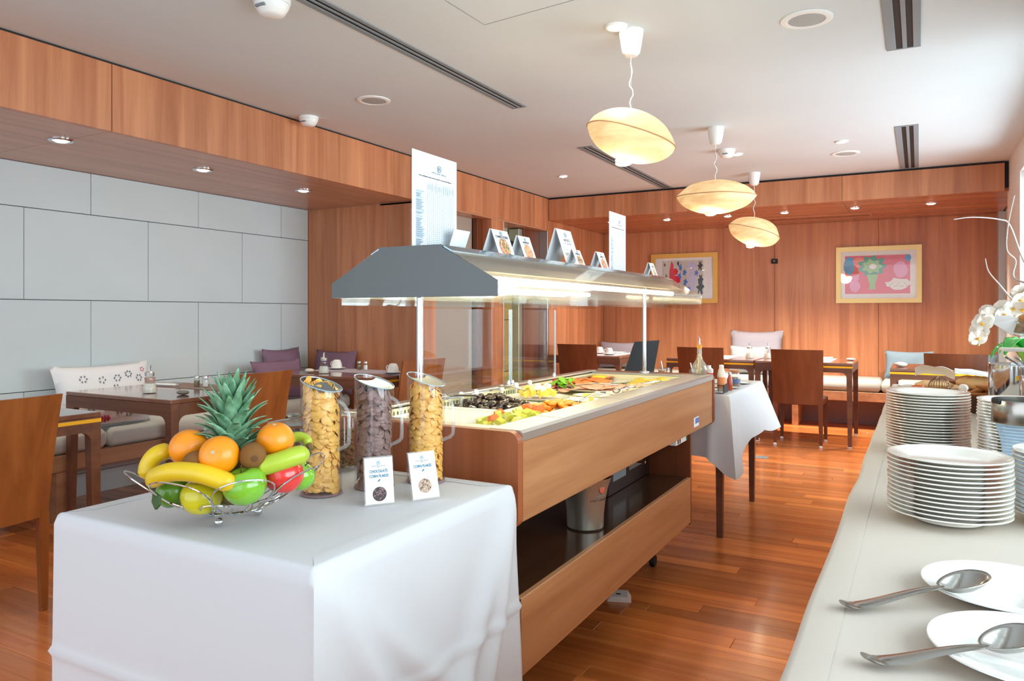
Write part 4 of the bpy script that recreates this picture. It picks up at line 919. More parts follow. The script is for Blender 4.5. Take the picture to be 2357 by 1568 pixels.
mo = tag(MB().prism([(-.02, 0), (.02, 0), (.014, .016), (-.012, .016)], -.009, .009, 'Y').build('papaya_chunk', M_MELO, smooth=0), 'orange-red papaya chunk on the melon dish', 'fruit piece', 'papaya pieces')
heap(mo, 4, -1.26, -1.10, 2.02, 2.37, FZ+.04, .004, None, None, 8)
# cheese
oval('cheese_platter', 'white oval platter of cheese wedges in the middle of the bar', -1.42, 2.83, .14, .13, FZ+.012)
M_CH = plain('yellow_cheese', (238, 214, 96), .4, sub=.0); M_CHW = plain('white_rind', (240, 238, 226), .6); M_CHG = plain('foil_cheese_silver', (168, 170, 160), .35, .5); M_CHN = plain('blue_cheese', (222, 224, 214), .5, var=.25, vscale=120)
cw = thing('cheese_wedge', 'yellow cheese wedge on the oval cheese platter', 'cheese', (-1.42, 2.8, FZ+.03), group='yellow cheese wedges')
MB().prism([(0, 0), (.052, -.014), (.052, .014)], 0, .026, 'Z').build('cheese_paste', M_CH, cw, smooth=0); MB().box(.0522, .054, -.014, .014, 0, .026).build('cheese_rind', M_CHG, cw, smooth=0)
rr = random.Random(4)
for i in range(13):
    a = i*2*pi/13; loc = (-1.42+.075*cos(a), 2.83+.07*sin(a), FZ+.024+(.0 if i % 2 else .004)); o = cw if i == 0 else dup(cw, loc)
    o.location = loc; o.rotation_euler = (rr.uniform(-.25, .25), rr.uniform(-.45, -.12), a+pi+rr.uniform(-.4, .4))
cp = tag(MB().box(-.013, .013, -.013, .013, 0, .014, .002).build('cheese_cube', M_CHW, smooth=0), 'small white foil-wrapped cheese cube among the wedges', 'cheese', 'white cheese cubes')
for i in range(9):
    loc = (-1.42+rr.uniform(-.06, .06), 2.83+rr.uniform(-.06, .06), FZ+.052+rr.uniform(0, .01)); o = cp if i == 0 else dup(cp, loc); o.location = loc; o.rotation_euler = (rr.uniform(-.3, .3), rr.uniform(-.3, .3), rr.uniform(0, 3))
# three small plates with soft cheese near rail
for i, (x, y) in enumerate(((-1.20, 2.83), (-1.24, 3.00), (-1.19, 3.14))):
    oval('soft_cheese_plate', ('small white plate of sliced soft cheese nearest the dried apricots', 'small white plate of soft cheese in the middle by the rail', 'small white plate of soft cheese before the ham')[i], x, y, .085, .07, FZ+.01)
    for k in range(3):
        q = MB().prism([(0, 0), (.05, -.012), (.055, 0), (.05, .012)], 0, .016, 'Z').build('soft_cheese_slice', (M_CHW, M_CH, M_CHN)[(i+k) % 3], smooth=0); q.location = (x-.03+.02*k, y-.03+.03*k, FZ+.0165); q.rotation_euler = (0, 0, .5+k*.7)
        tag(q, ('creamy', 'yellow', 'veined')[(i+k) % 3]+' cheese slice on '+('the plate nearest the apricots', 'the middle small plate', 'the plate before the ham')[i], 'cheese')
# ham, salami, salad and salmon platters
def slices(name, label, grp, n, x0, x1, y0, y1, z, r, col, seed, cat, zs=.0022):
    rr = random.Random(seed); ph = rr.uniform(0, 9); mt = plain(name+'_meat', col, .35, coat=.3, var=.18, vscale=50)
    m0 = MB().grid(lambda u, v: (r*v*cos(2*pi*u), r*.8*v*sin(2*pi*u), .008*v*v*noise.noise(Vector((cos(2*pi*u)*1.5+ph, sin(2*pi*u)*1.5, v)))+.006*(1-v)+.003*noise.noise(Vector((u*3, v*3, ph)))), 16, 4, closeu=True).build(name, mt, smooth=70)
    sm = m0.modifiers.new('thickness', 'SOLIDIFY'); sm.thickness = .0015
    tag(m0, label, cat, grp)
    for i in range(n):
        f = i/(n-1 or 1); loc = (x0+(x1-x0)*((i*5) % n)/n+rr.uniform(-.01, .01), y0+(y1-y0)*f, z+zs*(i % 5)+rr.uniform(0, .006)); o = m0 if i == 0 else dup(m0, loc)
        o.location = loc; o.rotation_euler = (rr.uniform(-.25, .25), rr.uniform(-.25, .25), rr.uniform(0, 6))
oval('ham_platter', 'white oval platter of pink ham slices', -1.33, 3.27, .20, .13, FZ+.012)
slices('ham_slice', 'pale pink ham slice on the oval platter in the middle', 'ham slices', 18, -1.46, -1.22, 3.18, 3.38, FZ+.026, .040, (240, 176, 150), 2, 'ham')
slices('cured_ham_slice', 'reddish cured ham slice left of the green salad', 'cured ham slices', 14, -1.56, -1.50, 2.98, 3.22, FZ+.026, .036, (228, 130, 104), 3, 'cured ham')
slices('smoked_salmon_slice', 'orange smoked salmon slice in the farther part of the bar', 'smoked salmon slices', 20, -1.57, -1.38, 3.36, 3.60, FZ+.026, .042, (238, 138, 66), 4, 'salmon')
slices('salmon_slice', 'orange salmon slice beside the lemon wedge', 'salmon slices by the lemon', 10, -1.54, -1.40, 3.64, 3.80, FZ+.02, .036, (240, 146, 80), 6, 'salmon')
slices('turkey_slice', 'pale turkey slice near the steel rail beyond the ham', 'turkey slices', 12, -1.26, -1.12, 3.22, 3.52, FZ+.022, .036, (236, 200, 164), 8, 'turkey')
oval('cured_ham_platter', 'white platter under the cured ham, by the vent louvre', -1.53, 3.10, .055, .14, FZ+.010)
oval('salmon_platter', 'white platter under the smoked salmon', -1.47, 3.50, .11, .13, FZ+.010)
oval('salmon_lemon_platter', 'white platter with salmon and a lemon wedge at the far end', -1.45, 3.73, .12, .09, FZ+.004)
oval('pastry_platter', 'white platter of yellow pastry rounds at the far corner', -1.20, 3.72, .12, .10, FZ+.004)
oval('turkey_platter', 'white platter under the turkey slices near the rail', -1.18, 3.40, .08, .17, FZ+.006)
lf = tag(MB().grid(lambda u, v: ((v-.5)*.05, (u-.5)*.03*(1-abs(2*v-1)**2)*2, .01*noise.noise(Vector((u*4, v*4, 0)))+.008), 6, 8).build('lettuce_leaf', plain('lettuce_green', (120, 180, 40), .5), smooth=70), 'bright green lettuce leaf beside the ham slices', 'lettuce', 'lettuce leaves')
for i in range(9):
    loc = (-1.46+rr.uniform(-.04, .04), 3.20+rr.uniform(-.05, .05), FZ+.042+rr.uniform(0, .015)); o = lf if i == 0 else dup(lf, loc); o.location = loc; o.rotation_euler = (rr.uniform(-.8, .8), rr.uniform(-.8, .8), rr.uniform(0, 6))
tm = tag(MB().ell((0, 0, 0), .011, .011, .010, 12, 8).build('cherry_tomato', plain('tomato_red', (226, 84, 40), .25, coat=.5)), 'orange-red cherry tomato beside the lettuce', 'tomato', 'cherry tomatoes')
for i in range(8):
    loc = (-1.49+rr.uniform(-.05, .04), 3.16+rr.uniform(-.06, .1), FZ+.05+rr.uniform(0, .008)); o = tm if i == 0 else dup(tm, loc); o.location = loc
t = thing('lemon_wedge', 'lemon wedge standing on the salmon at the far end', 'lemon', (-1.50, 3.72, FZ+.028), radians(25)); MB().prism([(-.035, .02), (.035, .02)]+[(.035*cos(a), .02-.032*sin(a)) for a in [pi*k/10 for k in range(11)]][1:-1], -.01, .01, 'Y').build('lemon_flesh', plain('lemon_yellow', (246, 214, 60), .35, coat=.3), t, smooth=0)
MB().tube([(.036*cos(a), 0, .02-.033*sin(a)) for a in [pi*k/10 for k in range(11)]], .004, 6).build('lemon_rind', plain('lemon_rind', (250, 190, 20), .4), t)
pa = tag(MB().lathe([(0, 0), (.024, 0), (.026, .006), (.025, .014), (0, .015)], seg=20).build('egg_tartlet', plain('tartlet_yellow', (232, 206, 70), .4, coat=.2)), 'round yellow slice on the far corner platter', 'pastry', 'round yellow slices')
for i in range(16):
    loc = (-1.27+(i % 4)*.045+rr.uniform(-.006, .006), 3.64+(i//4)*.045, FZ+.014+(i % 3)*.006); o = pa if i == 0 else dup(pa, loc); o.location = loc; o.rotation_euler = (rr.uniform(-.3, .3), rr.uniform(-.3, .3), 0)
# dividers, glass domed things behind cheese
for i, (a, b) in enumerate((((-1.56, 3.60, FZ+.02), (-1.10, 3.56, FZ+.035)), ((-1.30, 3.60, FZ+.03), (-1.10, 3.20, FZ+.03)))): pass
gl = thing('cut_glass_bowl', 'clear cut glass bowl behind the cheese platter', 'glass bowl', (-1.545, 2.86, FZ)); MB().openlathe([(.02, .001), (.028, .004), (.042, .035), (.045, .05)], seg=16).build('bowl_wall', M_GLASS, gl, smooth=0)
dup(gl, (-1.548, 2.96, FZ), 0, 'clear cut glass bowl by the louvre, beside the cured ham')
# utensils
def spoonmesh(mb, pts, w, bl, bw, dep, bc):
    pass
def utensil(name, label, a, b, mat=M_STEEL2, tip='spoon', r=.004, cat='spoon'):
    A, B = Vector(a), Vector(b); d = (B-A); t = thing(name, label, cat, a)
    mid = A.lerp(B, .5)+Vector((0, 0, .01)); pts = [A.lerp(mid, k/5) for k in range(6)]+[mid.lerp(B, k/5) for k in range(1, 6)]
    MB().tube(pts, [r*.9]*8+[r*.7]*3, 8).build('handle', mat, t, True)
    dn = Vector((d.x, d.y, 0)).normalized(); ang = atan2(dn.y, dn.x)
    if tip == 'spoon':
        Mr = Matrix.Translation(B+dn*.028) @ Matrix.Rotation(ang, 4, 'Z')
        m = MB(); m.grid(lambda u, v: Mr @ Vector((.032*v*cos(2*pi*u), .021*v*sin(2*pi*u), -.010*(1-v*v))), 20, 6, closeu=True); o = m.build('bowl', mat, t, True); s_ = o.modifiers.new('thickness', 'SOLIDIFY'); s_.thickness = .0012
    elif tip == 'fork':
        m = MB()
        for k in range(4): off = Vector((-dn.y, dn.x, 0))*(k-1.5)*.006; m.tube([B, B+off+dn*.02, B+off+dn*.05], .0014, 5)
        m.build('tines', mat, t, True)
    return t
utensil('serving_spoon', 'long steel serving spoon sticking out of the prunes', (-1.55, 2.34, .885), (-1.46, 2.58, .845), r=.005)
utensil('serving_spoon', 'steel spoon with its bowl resting on the dried apricots', (-1.14, 2.86, .862), (-1.17, 2.70, .846))
utensil('serving_fork', 'steel fork resting on the ham beside the lettuce', (-1.22, 3.27, .86), (-1.42, 3.20, .852), tip='fork', cat='fork')
utensil('butter_knife', 'thin knife laid across the cut glass bowl', (-1.55, 2.72, .885), (-1.44, 2.80, .86), tip='', cat='knife')
def tongs(label, c, rz):
    t = thing('serving_tongs', label, 'tongs', c, rz)
    for s in (1, -1):
        MB().tube([(-.09, 0, .012), (-.03, s*.012, .012), (.05, s*.016, .012), (.08, s*.008, .01)], .003, 8).build('tongs_arm', M_CHROME, t)
        MB().ell((.088, s*.008, .010), .012, .009, .004, 12, 6).build('tongs_tip', M_CHROME, t)
    return t
tg = tongs('chrome tongs lying near the rail beside the turkey', (-1.12, 3.10, FZ+.04), radians(85)); dup(tg, (-1.11, 3.42, FZ+.04), radians(80), 'chrome tongs by the rail farther along, before the pastry rounds')
tg2 = tongs('curved steel tongs with open jaws on the small cheese plates', (-1.10, 2.92, FZ+.045), radians(110))

# ================================================================ CEREAL TABLE
def cloth(name, label, x0, x1, y0, y1, z, dropf, outf, mat, corner=.0, nt=26, ns=(30, 30), top_w=.0012, seed=0, cat='tablecloth', ew=0):
    """draped cloth: dropf(side, s) length, outf(side, s, t) outward push; sides 0:-Y 1:+X 2:+Y 3:-X"""
    o = thing(name, label, cat, ((x0+x1)/2, (y0+y1)/2, z)); m = MB()
    P = []; r = .012
    cs = [((x0, y0), (x1, y0), (0, -1)), ((x1, y0), (x1, y1), (1, 0)), ((x1, y1), (x0, y1), (0, 1)), ((x0, y1), (x0, y0), (-1, 0))]
    for k, (a, b, nrm) in enumerate(cs):
        n = ns[k % 2]
        for i in range(n):
            s = i/n; e_ = ew*noise.noise(Vector((s*16, k*5, 1)))*min(1, s*20, (1-s)*20) if k == 3 else 0; P.append((k, s, a[0]+(b[0]-a[0])*s+e_*nrm[0], a[1]+(b[1]-a[1])*s+e_*nrm[1], nrm))
    nv = []; N = len(P)
    for i, (k, s, x, y, nr) in enumerate(P):
        # blend normals near corners
        w = max(0, 1-s/.05) if s < .05 else 0
        if w: pn = cs[k-1][2]; nx, ny = nr[0]+pn[0]*w, nr[1]+pn[1]*w; q = sqrt(nx*nx+ny*ny); nx, ny = nx/q*(1+.2*w), ny/q*(1+.2*w)
        else: nx, ny = nr
        D = dropf(k, s); col = [(min(max(x, x0+.05), x1-.05), min(max(y, y0+.05), y1-.05), z), (x-nx*r, y-ny*r, z)]
        for j in range(1, 4):
            a = j/3*pi/2; col.append((x-nx*r+nx*r*sin(a), y-ny*r+ny*r*sin(a), z-r+r*cos(a)))
        for j in range(1, nt+1):
            t = j/nt; d = t*(D-r); of = outf(k, s, t)
            col.append((x+nx*of, y+ny*of, z-r-d))
        nv.append(col)
    L_ = len(nv[0]); vs = [p for c_ in nv for p in c_]; fs = []
    for i in range(N):
        j = (i+1) % N
        for q in range(L_-1): fs.append((i*L_+q, j*L_+q, j*L_+q+1, i*L_+q+1))
    m.add(vs, fs)
    gx, gy = 24, 24
    m.grid(lambda u, v: (x0+r+(x1-x0-2*r)*u, y0+r+(y1-y0-2*r)*v, z-.0007+top_w*noise.noise(Vector((u*4, v*5, seed)))*min(1, 12*u, 12*v, 12*(1-u), 12*(1-v))), gx, gy)
    ob = m.build('cloth', mat, o, True, smooth=80)
    return o
tb = thing('cloth_covered_table', 'small square table hidden under the white cloth in front', 'table', (-1.297, 1.33, 0))
MB().box(-1.662, -.931, .982, 1.677, .72, .744, .003).build('tabletop', M_TABLE, tb, True, smooth=0)
for x in (-1.63, -.965):
    for y in (1.01, 1.645): MB().box(x-.022, x+.022, y-.022, y+.022, 0, .719, .002).build('leg', M_TABLE, tb, True, smooth=0)
def out1(k, s, t):
    n = noise.noise(Vector((s*2+k*7, t*1.4, 3)))*.006*t
    crease = .0075*math.exp(-((t-.40)/.012)**2)+.007*math.exp(-((t-.80)/.014)**2)
    if k == 0: return .004+n+crease+.012*t*(1-s)*0+.004*t
    if k == 1:
        f = 0
        for (s0, kx, w, a) in ((.02, .55, .05, .034), (.03, 1.0, .07, .028), (.98, -.42, .05, .030), (.98, -.75, .07, .026), (.55, .05, .10, .010)):
            c = s0+kx*t; f += a*math.exp(-((s-c)/w)**2)*min(1, t*3)*(1 if t < .8 else .7)
        return .006+f+n*2+crease+.03*t*s**3+.010*t
    if k == 2: return .003+n
    return .004+n+.003*t
cloth('white_tablecloth', 'white tablecloth reaching the floor under the fruit bowl and cereals', -1.675, -.918, .969, 1.69, .75, lambda k, s: .742, out1, M_CLOTH, nt=60, ns=(70, 90))
TZ = .7515
# ---------------------------------------------------------------- fruit basket
cx, cy = -1.291, 1.112
bk = thing('wire_fruit_basket', 'chrome wire fruit basket with looped sides on the white cloth', 'fruit basket', (cx, cy, TZ))
def rim(a): return .190, .100
def side(r): # height of basket wall at radius r
    q = max(0, (r-.062)/.128); return .026+.085*q**1.5
def ring(r, z, th, name='base_ring'): MB().tube([(r*cos(a), r*sin(a), z) for a in [2*pi*i/48 for i in range(48)]], th, 8, closed=True).build(name, M_CHROME, bk)
ring(.062, .024, .0024); ring(.068, .028, .0018); ring(.045, .023, .0016)
for k in range(3):
    a = radians(-62+120*k)
    MB().ell((.058*cos(a), .058*sin(a), .0095), .0095, .0095, .0095, 18, 12).build('ball_foot', M_CHROME, bk)
nl = 8
for k in range(nl):
    a0 = 2*pi*(k+.3)/nl
    for (r0, r1, da, nm) in ((.060, .200, .47, 'large_wire_loop'), (.062, .135, .33, 'small_wire_loop')):
        off = 0 if nm[0] == 'l' else pi/nl
        pts = []
        for i in range(36):
            q = 2*pi*i/36; r = (r0+r1)/2-(r1-r0)/2*cos(q); a = a0+off+da*sin(q)*(.6+.4*(r-r0)/(r1-r0)); pts.append((r*cos(a), r*sin(a), side(r)))
        MB().tube(pts, .0017, 7, closed=True).build(nm, M_CHROME, bk)
# ---------------------------------------------------------------- fruit
def citrus(name, label, c, r, mat, axis=(0, -1, .2), squash=.96, group=None):
    t = thing(name, label, 'orange', c); M = Vector((0, 0, 1)).rotation_difference(Vector(axis)).to_matrix().to_4x4()
    MB().ell((0, 0, 0), r, r, r*squash, 40, 24, M, fn=lambda p: p*(1-.07*math.exp(-((p.z/r-.96)/.06)**2))).build('peel', mat, t); pe = t.children[0]
    MB().lathe([(0, .001), (.0035, .001), (.004, .0), (.003, -.002)][::-1], tuple(M @ Vector((0, 0, r*squash*.93))), 8, M=M).build('stem_scar', plain('stem_scar_grey', (190, 176, 140), .7), pe); return t
M_ORANGE = plain('orange_peel', (246, 146, 12), .34, bump=.35, bscale=420, coat=.25, var=.05, vscale=30)
citrus('orange', 'orange at the left of the fruit basket, beside the pineapple', (-1.313, 1.027, 0.915), .0385, M_ORANGE, (-.5, .3, .8))
citrus('orange', 'orange in the middle front, its stem scar facing the camera', (-1.213, 1.019, 0.91), .0385, M_ORANGE, (.45, -.85, .35))
citrus('orange', 'orange highest on the right of the pineapple, touching the cereal jug', (-1.172, 1.126, 0.928), .038, M_ORANGE, (.1, -.2, 1))
M_KIWI = plain('kiwi_skin', (128, 84, 34), .85, bump=.6, bscale=500, var=.12, vscale=60)
def kiwi(label, c, rz, s=1):
    t = thing('kiwi', label, 'kiwi', c, rz); MB().ell((0, 0, 0), .031*s, .0265*s, .0265*s, 28, 18).build('kiwi_skin', M_KIWI, t)
    MB().lathe([(.006, 0), (.0065, .001), (.004, .0018), (0, .0012)], (.0305*s, 0, 0), 14, M=Matrix.Rotation(pi/2, 4, 'Y')).build('kiwi_tip', plain('kiwi_tip_brown', (96, 60, 26), .8), t)
kiwi('brown kiwi right of the middle orange, tip facing the camera', (-1.167, 1.061, 0.906), radians(-35))
kiwi('brown kiwi tucked between the two left oranges', (-1.253, 0.997, 0.895), radians(190), .9)
def apple(label, c, r, mat, cat='apple', nm='apple', stem=True, ax=(0, 0, 1)):
    t = thing(nm, label, cat, c); M = Vector((0, 0, 1)).rotation_difference(Vector(ax)).to_matrix().to_4x4()
    def fn(p):
        q = p.z/r; rad = sqrt(p.x**2+p.y**2); d = .30*r*math.exp(-(rad/(r*.34))**2)
        return Vector((p.x*(1+.04*cos(5*atan2(p.y, p.x))*max(0, -q)*.6)*(1+.06*q), p.y*(1+.06*q), p.z*.92-(d if q > 0 else -d*.7)))
    MB().ell((0, 0, 0), r, r, r, 40, 28, M, fn=fn).build('apple_skin', mat, t)
    if stem: MB().tube([M @ Vector((0, 0, r*.6)), M @ Vector((.001, 0, r*.8)), M @ Vector((.004, .002, r*1.02))], .0013, 6).build('stem', plain('stem_brown', (90, 62, 34), .8), t)
    return t
M_GA = plain('green_apple_skin', (122, 182, 48), .16, coat=.5, var=.08, vscale=160); M_RA = plain('red_apple_skin', (222, 52, 44), .16, coat=.5, var=.22, vscale=26); M_YA = plain('yellow_apple_skin', (206, 196, 34), .25, coat=.4, var=.08, vscale=50); M_DG = plain('deep_green_skin', (90, 140, 34), .3, coat=.3, var=.1, vscale=60)
apple('shiny green apple at the front right of the basket', (-1.168, 1.043, 0.85), .0425, M_GA, ax=(-.1, -.25, .95))
apple('red apple behind the green banana stem, right side of the basket', (-1.147, 1.123, 0.858), .041, M_RA, ax=(.15, .1, .95))
apple('green apple peeping out behind the red apple at the basket edge', (-1.148, 1.168, 0.849), .034, M_GA, ax=(.4, .3, .8))
apple('yellow quince-like fruit under the long front banana', (-1.273, 1.026, 0.82), .041, M_YA, nm='yellow_apple', ax=(0, 0, 1))
apple('dark green pear-like fruit at the lower left of the basket', (-1.339, 1.013, 0.824), .036, M_DG, 'fruit', 'green_fruit', ax=(-.3, 0, .9))
def banana(label, pts, rad, mat, stem_at=0, greens=M_DG):
    t = thing('banana', label, 'banana', pts[len(pts)//2]); P_ = [Vector(p) for p in pts]
    def cr(t_):
        n = len(P_)-1; x = t_*n; i = min(int(x), n-1); f = x-i
        p0, p1, p2, p3 = P_[max(i-1, 0)], P_[i], P_[i+1], P_[min(i+2, n)]
        return .5*((2*p1)+(-p0+p2)*f+(2*p0-5*p1+4*p2-p3)*f*f+(-p0+3*p1-3*p2+p3)*f**3)
    N = 30; path = [cr(i/N) for i in range(N+1)]
    def rr_(s):
        body = rad*min(1, (math.sin(pi*min(1, max(0, (s*1.04-.02))))*2.2+.02)**.55)
        if stem_at == 0 and s < .22: body = .0065+(rad-.0065)*(max(0, (s-.10))/.12)**1.5 if s > .10 else .0065
        if stem_at == 1 and s > .78: body = .0065+(rad-.0065)*(max(0, (.90-s))/.12)**1.5 if s < .90 else .0065
        return max(.003, body)
    m = MB().tube(path, [rr_(i/N) for i in range(N+1)], 7)
    o = m.build('banana_peel', mat, t, True, smooth=180); sub = o.modifiers.new('round', 'SUBSURF'); sub.levels = 1; sub.render_levels = 2
    e = path[0] if stem_at == 0 else path[-1]; dd = (path[0]-path[2] if stem_at == 0 else path[-1]-path[-3]).normalized()
    MB().tube([e-dd*.004, e+dd*.006, e+dd*.012], [.0066, .0075, .007], 8).build('stem_end', plain('banana_stem_brown', (120, 96, 56), .8), t, True)
    e = path[-1] if stem_at == 0 else path[0]; MB().ell(e, .004, .004, .004, 8, 6).build('blossom_end', plain('banana_tip_black', (52, 44, 30), .8), t, True)
    return t
M_BAN = plain('yellow_banana_peel', (224, 188, 22), .4, coat=.15, var=.10, vscale=24); M_BANG = plain('greenish_banana_peel', (170, 190, 50), .38, coat=.2, var=.14, vscale=20)
banana('long yellow banana lying across the front of the basket', [(-1.356, 0.969, 0.845), (-1.32, 0.96, 0.868), (-1.274, 0.963, 0.882), (-1.217, 0.977, 0.882), (-1.177, 0.999, 0.867), (-1.159, 1.014, 0.854)], .0215, M_BAN, 2)
banana('yellow banana standing at the left end of the basket, behind the long one', [(-1.388, 0.986, 0.85), (-1.39, 0.991, 0.879), (-1.379, 1.003, 0.9), (-1.368, 1.031, 0.905)], .0205, M_BAN, 2)
banana('greenish banana pointing its stem at the kiwi, on the right', [(-1.17, 1.06, 0.886), (-1.154, 1.074, 0.885), (-1.134, 1.096, 0.891), (-1.114, 1.124, 0.9), (-1.103, 1.153, 0.903)], .0225, M_BANG, 0)
banana('green-tipped banana curling behind the right orange', [(-1.208, 1.187, 0.907), (-1.195, 1.205, 0.921), (-1.176, 1.215, 0.917), (-1.161, 1.212, 0.904)], .0125, M_BANG, 2)
t = thing('citrus_leaf', 'dark green leaf hanging over the left side of the basket', 'leaf', (-1.319, 0.955, 0.826))
lv = [Vector(v) for v in ((-1.324, 0.953, 0.84), (-1.309, 0.955, 0.832), (-1.309, 0.955, 0.815), (-1.321, 0.955, 0.804), (-1.331, 0.955, 0.818))]; lv2 = [v+Vector((.004, .003, .0)) for v in lv]
MB().add(lv+lv2, [(0, 1, 2, 3, 4), (9, 8, 7, 6, 5)]+[(i, (i+1) % 5, 5+(i+1) % 5, 5+i) for i in range(5)]).build('leaf_blade', plain('leaf_dark_green', (52, 84, 34), .5), t, True, smooth=0)
# pineapple
pc = Vector((-1.263, 1.094, 0.86)); t = thing('pineapple', 'pineapple with a tall spiky green crown in the fruit basket', 'pineapple', tuple(pc))
ax = Vector((.05, .02, 1)).normalized(); base = pc+Vector((0, 0, .035))
MB().ell((0, 0, -.018), .050, .050, .052, 24, 18, fn=lambda p: p*(1+.05*sin(14*atan2(p.y, p.x)+p.z*90)*cos(p.z*150))).build('fruit_body', plain('pineapple_rind', (120, 100, 46), .7, bump=.6, bscale=60, var=.3, vscale=50), t)
def leafmat():
    m, nt, b = newmat('pineapple_leaf'); n = nt.nodes; l = nt.links; tc = n.new('ShaderNodeTexCoord'); tx = n.new('ShaderNodeTexNoise'); mp = n.new('ShaderNodeMapping'); mp.inputs['Scale'].default_value = (60, 60, 12)
    l.new(tc.outputs['Object'], mp.inputs[0]); l.new(mp.outputs[0], tx.inputs[0]); tx.inputs['Scale'].default_value = 1
    r = n.new('ShaderNodeValToRGB'); r.color_ramp.elements[0].color = L((62, 112, 74)); r.color_ramp.elements[1].color = L((150, 196, 160)); r.color_ramp.elements[0].position = .3; r.color_ramp.elements[1].position = .75
    l.new(tx.outputs[0], r.inputs[0]); l.new(r.outputs[0], b.inputs['Base Color']); b.inputs['Roughness'].default_value = .42; return m
M_PL = leafmat(); rp = random.Random(11)
nleaf = 74
for i in range(nleaf):
    f = i/(nleaf-1); a = i*2.39996+.4
    h0 = -.004+.112*f; r0 = .026*(1-f)+.008; spread = radians(62-50*f**.9+rp.uniform(-5, 5)); ln = .050+.032*min(1, f*1.6)+rp.uniform(-.006, .008); wd = .0125+.0035*sin(pi*f)
    def lf(u, v, a=a, h0=h0, r0=r0, spread=spread, ln=ln, wd=wd, f=f):
        s = v; w = wd*(1-s)**.7*(1+.7*s*(1-s)); q = (u-.5)*2
        el = pi/2-spread+(.30-.55*s)*(.9 if f < .6 else .35)
        rad = r0+ln*s*cos(el)*(1 if f > .05 else 1); z = h0+ln*s*sin(el)+.006*q*q*(1-s)*(1 if f > 0 else 1)
        tx, ty = -sin(a), cos(a)
        return (cos(a)*(rad-.004*q*q*(1-s))+tx*w*q, sin(a)*(rad-.004*q*q*(1-s))+ty*w*q, z)
    o = MB().grid(lf, 4, 7).build('crown_leaf', M_PL, t, smooth=60, loc=(0, 0, .028))
    so = o.modifiers.new('thickness', 'SOLIDIFY'); so.thickness = .0014
# ---------------------------------------------------------------- cereal jugs
def flakemesh(n, rad, z0, ztop, mat, label, loc, seed, size=.0128, slope=0, dirx=(1, 0)):
    rr = random.Random(seed); m = MB(); 
    for i in range(n):
        zz = z0+(ztop-z0)*i/n; a = rr.uniform(0, 2*pi); q = rad*(rr.random()**.30 if zz < ztop-.012 else rr.random()**.5)
        x, y = q*cos(a), q*sin(a); k = (x*dirx[0]+y*dirx[1])/rad
        z = zz-slope*k*(zz-z0)/(ztop-z0)
        s = size*rr.uniform(.7, 1.15); q_ = min(q, rad-s*.25); x, y = q_*cos(a), q_*sin(a)
        M = Matrix.Translation((x, y, z)) @ Matrix.Rotation(a, 4, 'Z') @ Matrix.Rotation(rr.uniform(.5, 1.5) if q > rad*.7 else rr.uniform(0, 3), 4, 'Y') @ Matrix.Rotation(rr.uniform(0, 6), 4, 'Z')
        ex = rr.uniform(.72, 1); cv = rr.uniform(.15, .4); ns = 9
        vs = [M @ Vector((0, 0, s*cv))]+[M @ Vector((s*cos(b)*ex, s*sin(b), 0)) for b in [2*pi*j/ns for j in range(ns)]]
        vs = [Vector((v.x, v.y, v.z)) if sqrt(v.x**2+v.y**2) < rad else Vector((v.x*rad/sqrt(v.x**2+v.y**2), v.y*rad/sqrt(v.x**2+v.y**2), v.z)) for v in vs]
        vs += [v+(M.to_3x3() @ Vector((0, 0, -.0012))) for v in vs]
        fs = [(0, 1+j, 1+(j+1) % ns) for j in range(ns)]+[(ns+1, ns+2+(j+1) % ns, ns+2+j) for j in range(ns)]+[(1+j, ns+2+j, ns+2+(j+1) % ns, 1+(j+1) % ns) for j in range(ns)]
        m.add(vs, fs)
    m.lathe([(0, z0), (rad*.72, z0), (rad*.72, ztop-.03), (0, ztop-.022)], seg=16)
    o = m.build('cereal_flakes', mat, smooth=60, loc=loc); o['kind'] = 'stuff'; return tag(o, label, 'cereal')
M_FLK = plain('corn_flake', (252, 190, 96), .45, var=.2, vscale=45, coat=.15); M_CHO = plain('chocolate_flake', (140, 114, 110), .5, var=.22, vscale=45, coat=.15)
